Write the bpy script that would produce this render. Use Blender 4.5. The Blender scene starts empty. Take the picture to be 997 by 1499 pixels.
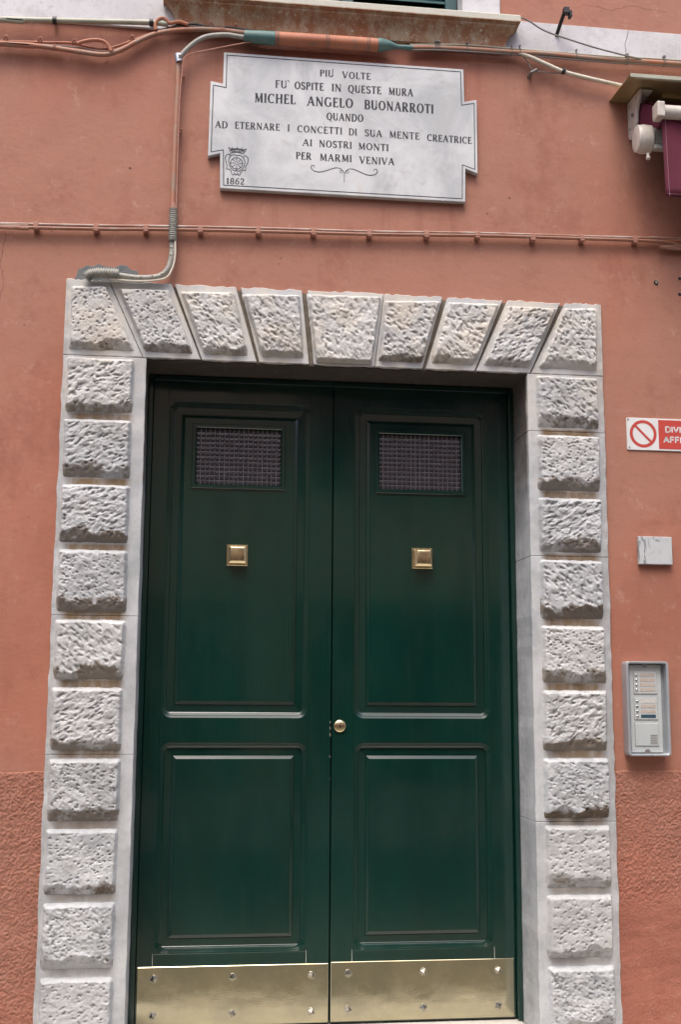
import bpy, bmesh, math, random
import numpy as np
from math import radians as R, pi, sin, cos
sc = bpy.context.scene
C = sc.collection
# ---------------------------------------------------------------- camera, world, light
cam_d = bpy.data.cameras.new('camera'); cam = bpy.data.objects.new('camera', cam_d); C.objects.link(cam)
cam_d.sensor_fit = 'VERTICAL'; cam_d.sensor_height = 36; cam_d.sensor_width = 24
cam_d.lens = 1700 / 1499 * 36; cam_d.clip_end = 500; cam_d.clip_start = .05
from mathutils import Matrix, Vector
_r = Vector((0.99235358, -0.12326911, 0.00625333)); _u = Vector((-0.02520086, -0.15275711, 0.9879424)); _f = Vector((0.12082754, 0.98054576, 0.15469555))
_m = Matrix((( _r.x, _u.x, -_f.x, -0.534785), (_r.y, _u.y, -_f.y, -4.360686), (_r.z, _u.z, -_f.z, 1.229917), (0, 0, 0, 1)))
cam.matrix_world = _m
sc.camera = cam
SUN_EL, SUN_AZ = 64, 200          # high thin-cloud sun in front of the wall
w = bpy.data.worlds.new('World'); sc.world = w; w.use_nodes = True
nt = w.node_tree; bg = nt.nodes['Background']
sky = nt.nodes.new('ShaderNodeTexSky'); sky.sky_type = 'NISHITA'; sky.sun_disc = False
sky.sun_elevation = R(SUN_EL); sky.sun_rotation = R(SUN_AZ)
sky.air_density = .7; sky.dust_density = 5.0; sky.ozone_density = .3
nt.links.new(sky.outputs[0], bg.inputs[0]); bg.inputs[1].default_value = .15
sl = bpy.data.lights.new('sun', 'SUN'); sl.energy = .75; sl.angle = R(26); sl.color = (1, .96, .91)
so = bpy.data.objects.new('sun', sl); C.objects.link(so)
_d = Vector((sin(R(SUN_AZ)) * cos(R(SUN_EL)), cos(R(SUN_AZ)) * cos(R(SUN_EL)), sin(R(SUN_EL))))
so.rotation_euler = _d.to_track_quat('Z', 'Y').to_euler(); so.location = (0, -3, 8)
sc.view_settings.view_transform = 'Standard'; sc.view_settings.look = 'None'
sc.view_settings.exposure = 1.08; sc.view_settings.gamma = 1
sc.render.engine = 'CYCLES'

# ---------------------------------------------------------------- helpers
BASE = {}
def tag(o, label=None, cat=None, group=None, kind=None):
    for k, v in (('label', label), ('category', cat), ('group', group), ('kind', kind)):
        if v: o[k] = v
    return o
def thing(name, label, cat, loc=(0, 0, 0), group=None):
    o = bpy.data.objects.new(name, None); C.objects.link(o); o.location = loc
    o.empty_display_size = .1
    BASE[o.name] = Vector(loc)
    return tag(o, label, cat, group)
def mesh(name, vs, fs, smooth=False):
    me = bpy.data.meshes.new(name); me.from_pydata([tuple(map(float, v)) for v in vs], [], fs)
    if smooth:
        me.polygons.foreach_set('use_smooth', [True] * len(me.polygons))
    me.update(); return me
def link(name, me, mat=None, parent=None, at=None):
    """at None: mesh is in world coordinates"""
    o = bpy.data.objects.new(name, me); C.objects.link(o)
    if mat and not me.materials: me.materials.append(mat)
    b = BASE.get(parent.name, Vector()) if parent else Vector()
    if parent: o.parent = parent
    o.location = (Vector(at) - b) if at is not None else -b
    BASE[o.name] = b + o.location
    return o
class MB:
    def __init__(s): s.v = []; s.f = []
    def add(s, vs, fs):
        n = len(s.v); s.v += [tuple(v) for v in vs]; s.f += [tuple(i + n for i in f) for f in fs]; return s
    def box(s, x0, x1, y0, y1, z0, z1):
        vs = [(x, y, z) for x in (x0, x1) for y in (y0, y1) for z in (z0, z1)]
        return s.add(vs, [(0, 1, 3, 2), (4, 6, 7, 5), (0, 4, 5, 1), (2, 3, 7, 6), (0, 2, 6, 4), (1, 5, 7, 3)])
    def prism(s, poly, y0, y1):      # poly in x,z counter-clockwise seen from the front (-y); y0 front
        n = len(poly)
        vs = [(x, y0, z) for x, z in poly] + [(x, y1, z) for x, z in poly]
        fs = [tuple(range(n)), tuple(range(2 * n - 1, n - 1, -1))] + [(i, i + n, (i + 1) % n + n, (i + 1) % n) for i in range(n)]
        return s.add(vs, fs)
    def tube(s, pts, r, seg=10, smooth_n=4, caps=True, flat=1.0):
        P = [Vector(p) for p in pts]
        if smooth_n > 1 and len(P) > 2:
            Q = []
            for i in range(len(P) - 1):
                p0 = P[max(i - 1, 0)]; p1 = P[i]; p2 = P[i + 1]; p3 = P[min(i + 2, len(P) - 1)]
                for k in range(smooth_n):
                    t = k / smooth_n
                    Q.append(.5 * ((2 * p1) + (p2 - p0) * t + (2 * p0 - 5 * p1 + 4 * p2 - p3) * t * t + (3 * p1 - p0 - 3 * p2 + p3) * t ** 3))
            Q.append(P[-1]); P = Q
        n = len(P); rr = r if callable(r) else (lambda t: r)
        vs = []
        T = (P[1] - P[0]).normalized(); N = T.cross(Vector((0, 1, 0)))
        if N.length < 1e-4: N = T.cross(Vector((1, 0, 0)))
        N.normalize()
        for i, p in enumerate(P):
            T = (P[min(i + 1, n - 1)] - P[max(i - 1, 0)]).normalized()
            N = (N - T * N.dot(T)).normalized(); B = T.cross(N)
            q = rr(i / (n - 1))
            for k in range(seg):
                a = 2 * pi * k / seg
                vs.append(p + N * (cos(a) * q) + B * (sin(a) * q * flat))
        fs = [(i * seg + k, i * seg + (k + 1) % seg, (i + 1) * seg + (k + 1) % seg, (i + 1) * seg + k) for i in range(n - 1) for k in range(seg)]
        if caps: fs += [tuple(range(seg - 1, -1, -1)), tuple((n - 1) * seg + k for k in range(seg))]
        return s.add(vs, fs)
    def cyl(s, c, axis, r0, r1, h, seg=24):
        c = Vector(c); a = Vector(axis).normalized(); N = a.cross(Vector((0, 0, 1)) if abs(a.z) < .9 else Vector((1, 0, 0))).normalized(); B = a.cross(N)
        vs = [c + (N * cos(2 * pi * k / seg) + B * sin(2 * pi * k / seg)) * r0 for k in range(seg)] + [c + a * h + (N * cos(2 * pi * k / seg) + B * sin(2 * pi * k / seg)) * r1 for k in range(seg)]
        fs = [(k, (k + 1) % seg, (k + 1) % seg + seg, k + seg) for k in range(seg)] + [tuple(range(seg - 1, -1, -1)), tuple(range(seg, 2 * seg))]
        return s.add(vs, fs)
    def rings(s, rs, cap=True):      # list of rings with equal counts
        n = len(rs[0]); vs = [p for r in rs for p in r]
        fs = [(i * n + k, i * n + (k + 1) % n, (i + 1) * n + (k + 1) % n, (i + 1) * n + k) for i in range(len(rs) - 1) for k in range(n)]
        if cap: fs.append(tuple((len(rs) - 1) * n + k for k in range(n)))
        return s.add(vs, fs)
    def sphere(s, c, r, seg=14, rg=9, sc_=(1, 1, 1)):
        vs = []; fs = []
        for j in range(rg + 1):
            t = pi * j / rg
            for k in range(seg):
                a = 2 * pi * k / seg
                vs.append((c[0] + r * sc_[0] * sin(t) * cos(a), c[1] + r * sc_[1] * sin(t) * sin(a), c[2] + r * sc_[2] * cos(t)))
        for j in range(rg):
            for k in range(seg): fs.append((j * seg + k, j * seg + (k + 1) % seg, (j + 1) * seg + (k + 1) % seg, (j + 1) * seg + k))
        return s.add(vs, fs)
    def build(s, name, mat, parent=None, smooth=False, bevel=0, at=None, segs=1, angle=None):
        me = mesh(name, s.v, s.f)
        bm = bmesh.new(); bm.from_mesh(me)
        bmesh.ops.recalc_face_normals(bm, faces=bm.faces)
        if bevel:
            es = [e for e in bm.edges if len(e.link_faces) == 2 and e.calc_face_angle(0) > .6]
            bmesh.ops.bevel(bm, geom=es, offset=bevel, segments=segs, affect='EDGES', profile=.6)
        if smooth:
            for f in bm.faces: f.smooth = True
            for e in bm.edges:
                if len(e.link_faces) == 2 and e.calc_face_angle(0) > (angle or .7): e.smooth = False
        bm.to_mesh(me); bm.free(); me.update()
        return link(name, me, mat, parent, at)

def vnoise(x, z, seed=0):
    xi = np.floor(x).astype(np.int64); zi = np.floor(z).astype(np.int64); fx = x - xi; fz = z - zi
    fx = fx * fx * (3 - 2 * fx); fz = fz * fz * (3 - 2 * fz)
    def h(a, b):
        n = (a * 374761393 + b * 668265263 + seed * 974634777) & 0xffffffff
        n = ((n ^ (n >> 13)) * 1274126177) & 0xffffffff
        return ((n ^ (n >> 16)) & 0xffff) / 65535.0
    return (h(xi, zi) * (1 - fx) + h(xi + 1, zi) * fx) * (1 - fz) + (h(xi, zi + 1) * (1 - fx) + h(xi + 1, zi + 1) * fx) * fz
def fbm(x, z, seed=0, o=4):
    a = 0; s = 0; g = 1.
    for i in range(o):
        a = a + g * vnoise(x * 2 ** i, z * 2 ** i, seed + i * 17); s += g; g *= .5
    return a / s
sm = lambda t: np.clip(t, 0, 1) ** 2 * (3 - 2 * np.clip(t, 0, 1))

# ---------------------------------------------------------------- materials
class M_:
    """small node-graph helper"""
    def __init__(s, name, rough=.6, metal=0., spec=.5, coat=0.):
        s.m = bpy.data.materials.new(name); s.m.use_nodes = True; s.t = s.m.node_tree; s.b = s.t.nodes['Principled BSDF']
        s.b.inputs['Roughness'].default_value = rough; s.b.inputs['Metallic'].default_value = metal
        s.b.inputs['Specular IOR Level'].default_value = spec; s.b.inputs['Coat Weight'].default_value = coat
        s.geo = s.t.nodes.new('ShaderNodeNewGeometry'); s.pos = s.geo.outputs['Position']
    def n(s, typ, **k):
        o = s.t.nodes.new(typ)
        for a, b in k.items(): setattr(o, a, b)
        return o
    def L(s, a, b): s.t.links.new(a, b)
    def val(s, sock, v):
        if hasattr(v, 'is_linked') or hasattr(v, 'links'): s.L(v, sock)
        else: sock.default_value = v
    def vec(s, scale=(1, 1, 1), off=(0, 0, 0)):
        m = s.n('ShaderNodeMapping'); s.L(s.pos, m.inputs[0]); m.inputs['Scale'].default_value = scale; m.inputs['Location'].default_value = off
        return m.outputs[0]
    def noise(s, sc_, det=4, rough=.55, stretch=(1, 1, 1), off=(0, 0, 0), dist=0.):
        n = s.n('ShaderNodeTexNoise'); s.L(s.vec(stretch, off), n.inputs['Vector']); n.inputs['Scale'].default_value = sc_
        n.inputs['Detail'].default_value = det; n.inputs['Roughness'].default_value = rough; n.inputs['Distortion'].default_value = dist
        return n.outputs[0]
    def ramp(s, v, a, b, c0=0., c1=1.):
        r = s.n('ShaderNodeMapRange'); r.interpolation_type = 'SMOOTHSTEP'; s.val(r.inputs[0], v)
        r.inputs[1].default_value = a; r.inputs[2].default_value = b; r.inputs[3].default_value = c0; r.inputs[4].default_value = c1
        return r.outputs[0]
    def math(s, op, a, b=0.):
        m = s.n('ShaderNodeMath', operation=op); s.val(m.inputs[0], a); s.val(m.inputs[1], b); return m.outputs[0]
    def mix(s, f, a, b):
        m = s.n('ShaderNodeMix', data_type='RGBA'); s.val(m.inputs[0], f)
        for k, v in ((6, a), (7, b)):
            if isinstance(v, tuple): m.inputs[k].default_value = (*v, 1)
            else: s.L(v, m.inputs[k])
        return m.outputs[2]
    def col(s, v):
        if isinstance(v, tuple): s.b.inputs['Base Color'].default_value = (*v, 1)
        else: s.L(v, s.b.inputs['Base Color'])
    def bump(s, hts, dist=.002):
        prev = None
        for h, d, st in hts:
            b = s.n('ShaderNodeBump'); s.L(h, b.inputs['Height']); b.inputs['Distance'].default_value = d; b.inputs['Strength'].default_value = st
            if prev: s.L(prev, b.inputs['Normal'])
            prev = b.outputs[0]
        s.L(prev, s.b.inputs['Normal'])
    def xyz(s):
        x = s.n('ShaderNodeSeparateXYZ'); s.L(s.pos, x.inputs[0]); return x.outputs
    def attr(s, name):
        a = s.n('ShaderNodeAttribute'); a.attribute_name = name; return a.outputs['Fac']

def m_plaster(name, rough_dado):
    k = M_(name, .78, spec=.35)
    A, B, Cc = (.425, .172, .115), (.325, .128, .085), (.44, .220, .160)
    if rough_dado: A, B, Cc = (.42, .170, .115), (.345, .130, .088), (.45, .205, .15)
    c = k.mix(k.ramp(k.noise(1.7, 5, .6), .35, .68), A, B)
    c = k.mix(k.ramp(k.noise(3.1, 6, .65, (1, 1, .35), (3, 0, 1)), .52, .8, 0, .75), c, Cc)
    c = k.mix(k.ramp(k.noise(9, 6, .7, (1.0, 1, .12), (7, 0, 1)), .55, .85, 0, .35), c, (.44, .25, .195))    # pale run-off streaks
    c = k.mix(k.ramp(k.noise(2.3, 7, .7, (1, 1, 1), (1, 5, 9)), .60, .78, 0, .30), c, (.30, .12, .085))      # dull smudges
    c = k.mix(k.ramp(k.noise(60, 3, .6, (1, 1, .5)), .70, .78, 0, .35), c, (.26, .085, .055))
    c = k.mix(k.ramp(k.noise(.9, 4, .55, (1, 1, .8), (11, 3, 4)), .42, .60, 0, .7), c, (.36, .185, .132))
    c = k.mix(k.ramp(k.noise(4.2, 8, .75, (1, 1, .8), (21, 3, 4)), .50, .66, 0, .55), c, (.27, .105, .070))
    c = k.mix(k.ramp(k.noise(13, 7, .8, (1, 1, .8), (1, 13, 4)), .56, .70, 0, .55), c, (.49, .30, .235))
    X_, Y_, Z_ = k.xyz()                                                              # drip marks that start under the sill and the plaque
    dr = k.math('MULTIPLY', k.ramp(k.noise(17, 4, .6, (1, 1, .06), (0, 2, 0)), .50, .70), k.math('ADD', k.math('MULTIPLY', k.ramp(k.math('ABSOLUTE', k.math('SUBTRACT', X_, .01)), .56, .50), k.math('MULTIPLY', k.ramp(Z_, 3.22, 3.19), k.ramp(Z_, 2.83, 3.15))), k.math('MULTIPLY', k.ramp(Z_, 3.88, 3.84), k.ramp(Z_, 3.45, 3.80))))
    c = k.mix(k.math('MULTIPLY', dr, .45), c, (.25, .105, .075))
    c = k.mix(k.ramp(k.noise(160, 2, .6), .3, .75, 0, .18), c, (.36, .125, .08))
    if rough_dado:
        c = k.mix(k.ramp(k.noise(45, 5, .7), .5, .8, 0, .5), c, (.30, .085, .045))
    c = k.mix(k.ramp(k.noise(34, 6, .75, (.8, 1, 1.2), (4, 4, 4)), .50, .68, 0, .22), c, (.26, .10, .068))
    k.col(c)
    if rough_dado: k.bump([(k.noise(150, 6, .75), .005, .8), (k.noise(70, 5, .7, dist=.8), .006, .5)])
    else: k.bump([(k.noise(7, 5, .55), .010, .35), (k.noise(45, 5, .6, (.7, 1, 1.2)), .003, .35), (k.noise(260, 3, .6), .0010, .3)])
    return k.m
plaster = m_plaster('terracotta_plaster', False); dado_m = m_plaster('rough_terracotta_render', True)

def m_stone(name, slab=False, boss=False):
    k = M_(name, .72, spec=.4)
    x, y, z = k.xyz()
    c = k.mix(k.ramp(k.noise(5, 6, .65), .35, .7), (.54, .565, .585), (.36, .385, .405))
    c = k.mix(k.ramp(k.noise(22, 5, .7, off=(4, 1, 2)), .5, .78, 0, .6), c, (.60, .61, .61))
    c = k.mix(k.ramp(k.noise(11, 6, .7, off=(2, 6, 2)), .56, .76, 0, .45), c, (.42, .37, .30))
    c = k.mix(k.ramp(k.noise(140, 3, .7), .58, .72, 0, .6), c, (.26, .25, .24))
    c = k.mix(k.ramp(k.noise(8, 7, .72, off=(7, 2, 5)), .48, .66, 0, .62 if boss else .4), c, (.28, .30, .32))        # grey weathering
    c = k.mix(k.ramp(k.noise(75, 5, .8, off=(2, 9, 5)), .58, .70, 0, .55), c, (.16, .155, .15))                  # black specks
    up = k.ramp(z, 2.0, 2.6)                                                        # stone grows yellower towards the lintel
    c = k.mix(k.math('MULTIPLY', up, k.ramp(k.noise(6, 5, .6, off=(9, 9, 1)), .38, .72, .12, .7)), c, (.60, .53, .43))
    if boss:
        d = k.attr('dirt_shade')
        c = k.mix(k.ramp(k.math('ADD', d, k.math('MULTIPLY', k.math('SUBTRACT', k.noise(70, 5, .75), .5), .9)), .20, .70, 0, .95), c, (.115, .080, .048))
    if slab:
        # grime left in the recessed joints between the blocks: courses repeat every 0.249 m
        fz = k.math('FRACT', k.math('DIVIDE', k.math('SUBTRACT', z, .256 - .1245), .249))
        j = k.ramp(k.math('ABSOLUTE', k.math('SUBTRACT', fz, .53)), .10, .04)
        ax = k.math('ABSOLUTE', x)
        j = k.math('MULTIPLY', j, k.ramp(ax, .78, .82)); j = k.math('MULTIPLY', j, k.ramp(ax, 1.05, 1.0))
        j = k.math('MULTIPLY', j, k.ramp(z, 2.47, 2.44)); j = k.math('MULTIPLY', j, k.ramp(z, .1, 1.3, .35, 1))
        c = k.mix(k.math('MULTIPLY', j, k.ramp(k.noise(24, 5, .7, (1, 1, .4)), .22, .6, .45, 1)), c, (.185, .125, .068))
        # patchy grey line along the outer edge, soot in the upper reveal
        e = k.math('MULTIPLY', k.ramp(ax, 1.03, 1.06), k.ramp(k.noise(16, 6, .7), .38, .62, 0, .65))
        c = k.mix(e, c, (.30, .29, .28))
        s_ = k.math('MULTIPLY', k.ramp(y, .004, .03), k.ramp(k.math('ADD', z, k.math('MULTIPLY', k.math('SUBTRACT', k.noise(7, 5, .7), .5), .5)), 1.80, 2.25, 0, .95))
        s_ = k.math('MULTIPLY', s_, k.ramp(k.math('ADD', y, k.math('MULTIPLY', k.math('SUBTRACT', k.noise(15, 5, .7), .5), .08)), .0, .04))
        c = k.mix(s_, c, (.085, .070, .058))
        g_ = k.math('MULTIPLY', k.ramp(y, .05, .12), k.ramp(k.noise(90, 4, .7, (1, 1, .6)), .42, .62, 0, .45))
        c = k.mix(g_, c, (.26, .27, .28))
    if boss:
        oi = k.n('ShaderNodeObjectInfo').outputs['Random']
        c = k.mix(k.ramp(oi, 0, 1, 0, .30), c, (.40, .405, .41)); c = k.mix(k.ramp(k.math('FRACT', k.math('MULTIPLY', oi, 7.3)), .4, 1, 0, .28), c, (.62, .60, .55))
    k.col(c)
    k.bump([(k.noise(60, 6, .75), .0035, .55), (k.noise(230, 5, .75), .0016, .7)] if boss else [(k.noise(25, 5, .6), .003, .35), (k.noise(160, 4, .6), .0008, .35)])
    return k.m
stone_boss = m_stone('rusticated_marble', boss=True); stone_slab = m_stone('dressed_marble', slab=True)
def simple(name, c, rough=.6, metal=0., spec=.5, c2=None, sc_=12, amt=.6, bump=0, bs=80, coat=0., c3=None):
    k = M_(name, rough, metal, spec, coat)
    if c2:
        f = k.mix(k.ramp(k.noise(sc_, 5, .65), .38, .68, 0, amt), c, c2)
        if c3: f = k.mix(k.ramp(k.noise(sc_ * 2.7, 5, .7, off=(5, 5, 5)), .56, .72, 0, .8), f, c3)
        k.col(f)
    else: k.col(c)
    if bump: k.bump([(k.noise(bs, 4, .6), bump, .5)])
    return k.m
# door paint: dark green gloss, dusty film and faint vertical brush marks
k = M_('green_gloss_paint', .2, spec=.6, coat=.5); k.b.inputs['Coat Roughness'].default_value = .07
c = k.mix(k.ramp(k.noise(4, 6, .6, (1, 1, .25)), .35, .7), (.0014, .0225, .0165), (.0027, .031, .023))
c = k.mix(k.ramp(k.noise(26, 5, .7, (1, 1, .05)), .52, .8, 0, .35), c, (.014, .042, .032))
c = k.mix(k.ramp(k.noise(5, 7, .75, (1, 1, .6), (3, 3, 3)), .52, .78, 0, .30), c, (.026, .044, .034))
k.col(c); k.L(k.ramp(k.noise(6, 6, .7, (1, 1, .3)), .3, .75, .10, .26), k.b.inputs['Roughness'])
k.bump([(k.noise(90, 4, .6, (1, 1, .04)), .0007, .40), (k.noise(9, 3, .5, (1, 1, .35)), .0016, .30), (k.noise(3.2, 2, .5), .006, .20)])
green = k.m
soffit_m = simple('sooty_shaded_render', (.075, .062, .050), .85, c2=(.035, .030, .026), sc_=9, bump=.003, c3=(.16, .14, .115))
mortar_m = simple('dirty_mortar', (.17, .145, .115), .9, c2=(.085, .070, .052), sc_=30, bump=.003)
k = M_('worn_brass', .12, 1.0)
c = k.mix(k.ramp(k.noise(5, 6, .65), .35, .7), (.56, .51, .35), (.46, .43, .31))
c = k.mix(k.ramp(k.noise(14, 6, .7, off=(3, 1, 8)), .58, .76, 0, .5), c, (.36, .27, .16)); k.col(c)
k.L(k.ramp(k.noise(8, 5, .7),   .3, .7, .07, .20), k.b.inputs['Roughness'])
k.bump([(k.noise(5.5, 2, .4, (1, 1, 1.6)), .010, .16), (k.noise(300, 2, .5, (.2, 1, 1)), .0002, .3)])
brass = k.m
brass_knob = simple('polished_brass', (.88, .74, .46), .24, 1.0, c2=(.60, .47, .27), sc_=30, amt=.5)
steel = simple('silvered_stud', (.62, .60, .54), .22, 1.0, c2=(.40, .36, .30), sc_=60)
k = M_('plaque_marble', .55, spec=.4)
c = k.mix(k.ramp(k.noise(3.5, 7, .65, dist=.6), .38, .7), (.59, .61, .62), (.40, .425, .445))
c = k.mix(k.ramp(k.noise(9, 7, .75, off=(2, 7, 3)), .52, .74, 0, .6), c, (.34, .34, .335))
c = k.mix(k.ramp(k.noise(5, 6, .7, (1, 1, .3), (6, 2, 3)), .55, .78, 0, .5), c, (.50, .46, .38))
c = k.mix(k.ramp(k.noise(110, 3, .6), .66, .76, 0, .4), c, (.32, .31, .29)); k.col(c)
k.bump([(k.noise(50, 5, .6), .0012, .4)]); plaque_m = k.m
ink = simple('faded_black_lettering', (.022, .024, .032), .8, c2=(.07, .075, .09), sc_=90)
k = M_('veined_marble', .4, spec=.5)
v = k.noise(9, 5, .6, (1, 1, .5), dist=1.5)
c = k.mix(k.ramp(k.math('ABSOLUTE', k.math('SUBTRACT', v, .5)), .0, .045, .9, 0), (.52, .55, .57), (.13, .15, .17)); c = k.mix(k.ramp(k.noise(26, 6, .75), .45, .72, 0, .6), c, (.33, .36, .38)); k.col(c); tile_m = k.m
k = M_('weathered_sill', .8)
x, y, z = k.xyz()
c = k.mix(k.ramp(k.noise(7, 6, .7), .35, .7), (.40, .31, .21), (.26, .16, .09))
c = k.mix(k.ramp(k.noise(22, 6, .75, (1, 1, .3), (3, 2, 2)), .38, .60, 0, .95), c, (.27, .115, .052))
c = k.mix(k.ramp(k.noise(55, 5, .75, off=(1, 8, 1)), .56, .7, 0, .8), c, (.62, .58, .52))
c = k.mix(k.ramp(z, 3.968, 3.975, 0, .85), c, (.56, .57, .50)); k.col(c)
k.bump([(k.noise(70, 5, .7), .003, .5)]); sill_m = k.m
k = M_('marble_band', .65)
c = k.mix(k.ramp(k.noise(4, 6, .6), .35, .7), (.60, .60, .62), (.50, .49, .51))
c = k.mix(k.ramp(k.noise(30, 5, .7, (1, 1, .4)), .55, .8, 0, .5), c, (.42, .38, .36)); c = k.mix(k.ramp(k.noise(7, 7, .75, off=(1, 4, 2)), .46, .68, 0, .6), c, (.37, .36, .37)); c = k.mix(k.ramp(k.noise(60, 5, .75), .56, .70, 0, .6), c, (.27, .24, .22)); k.col(c)
k.bump([(k.noise(40, 5, .6), .002, .3)]); band_m = k.m
cable_m = simple('overpainted_cable', (.40, .155, .085), .6, c2=(.30, .105, .06), sc_=9, amt=.9, c3=(.36, .22, .15))
cable_old = simple('peeling_cable', (.36, .155, .095), .6, c2=(.28, .20, .15), sc_=9, amt=1.0, c3=(.30, .29, .25), bump=.002)
teal_m = simple('teal_tape', (.070, .16, .155), .55, c2=(.13, .20, .18), sc_=25)
conduit_m = simple('grey_conduit', (.30, .30, .27), .5, c2=(.22, .22, .20), sc_=20, c3=(.42, .40, .34))
conduit_g = simple('greenish_conduit', (.40, .41, .33), .5, c2=(.30, .30, .23), sc_=10)
whitecable = simple('white_cable_sheath', (.60, .56, .47), .5, c2=(.40, .36, .28), sc_=14)
greywire = simple('grey_wire', (.16, .15, .14), .55)
rubber = simple('black_rubber', (.015, .015, .017), .5)
metal_m = simple('galvanised_clamp', (.50, .52, .54), .35, .8, c2=(.3, .32, .36), sc_=60)
clip_m = simple('painted_clip', (.34, .145, .10), .6, c2=(.40, .24, .18), sc_=60)
shutter_m = simple('teal_shutter_paint', (.018, .065, .072), .45, c2=(.030, .075, .075), sc_=14)
cement_m = simple('grey_cement', (.12, .135, .14), .9, c2=(.19, .19, .185), sc_=18, bump=.004)
hood_m = simple('bronzed_sheet', (.46, .37, .20), .34, .6, c2=(.34, .28, .15), sc_=10)
enamel = simple('cream_enamel', (.56, .53, .48), .42, c2=(.40, .36, .31), sc_=14, amt=.7)
k = M_('maroon_canvas', .85); c = k.mix(k.ramp(k.noise(6, 5, .6), .3, .7), (.125, .013, .036), (.085, .009, .026)); k.col(c)
k.bump([(k.noise(500, 2, .5), .0008, .5)]); canvas = k.m
thread = simple('pink_thread', (.42, .22, .26), .8)
alu = simple('grey_aluminium', (.42, .45, .48), .38, .35, c2=(.30, .335, .36), sc_=10, amt=.5)
alu_l = simple('light_panel', (.56, .61, .62), .42, .2, c2=(.50, .55, .56), sc_=10, amt=.5)
chrome = simple('button_metal', (.62, .63, .64), .2, 1.0)
card = simple('paper_label', (.52, .46, .41), .6, c2=(.30, .26, .23), sc_=170, amt=.8)
card_w = simple('white_paper_label', (.62, .60, .56), .6, c2=(.4, .4, .38), sc_=170, amt=.8)
blue_l = simple('blank_blue_label', (.035, .075, .11), .4)
dark = simple('black_gap', (.006, .006, .007), .7)
sign_w = simple('white_sign_plastic', (.70, .72, .73), .4, c2=(.62, .63, .62), sc_=20)
sign_r = simple('red_sign_print', (.50, .060, .045), .45, c2=(.44, .06, .045), sc_=20)
k = M_('wired_glass', .12, spec=.6); k.col((.030, .028, .036)); k.L(k.ramp(k.noise(20, 4), .3, .7, .08, .22), k.b.inputs['Roughness']); glass_m = k.m
wire_m = simple('embedded_wire', (.30, .29, .31), .35, .6)
step_m = simple('worn_step_stone', (.50, .49, .46), .7, c2=(.38, .37, .34), sc_=9, bump=.002)
pave_m = simple('pale_paving', (.50, .49, .46), .8, c2=(.44, .43, .40), sc_=4, bump=.003)
lane_m = simple('lane_flagstone', (.15, .145, .115), .8, c2=(.12, .115, .09), sc_=4)
road_m = simple('asphalt', (.05, .05, .048), .9, c2=(.065, .063, .060), sc_=3, bump=.003)
opp_m = simple('ochre_render', (.74, .64, .44), .85, c2=(.64, .54, .36), sc_=1.5)
opp_b = simple('grey_plinth_render', (.78, .74, .66), .85, c2=(.70, .66, .58), sc_=2)
opp_g = simple('dark_window_glass', (.02, .025, .03), .1)
roof_m = simple('roof_tile', (.33, .14, .08), .85)
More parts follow.
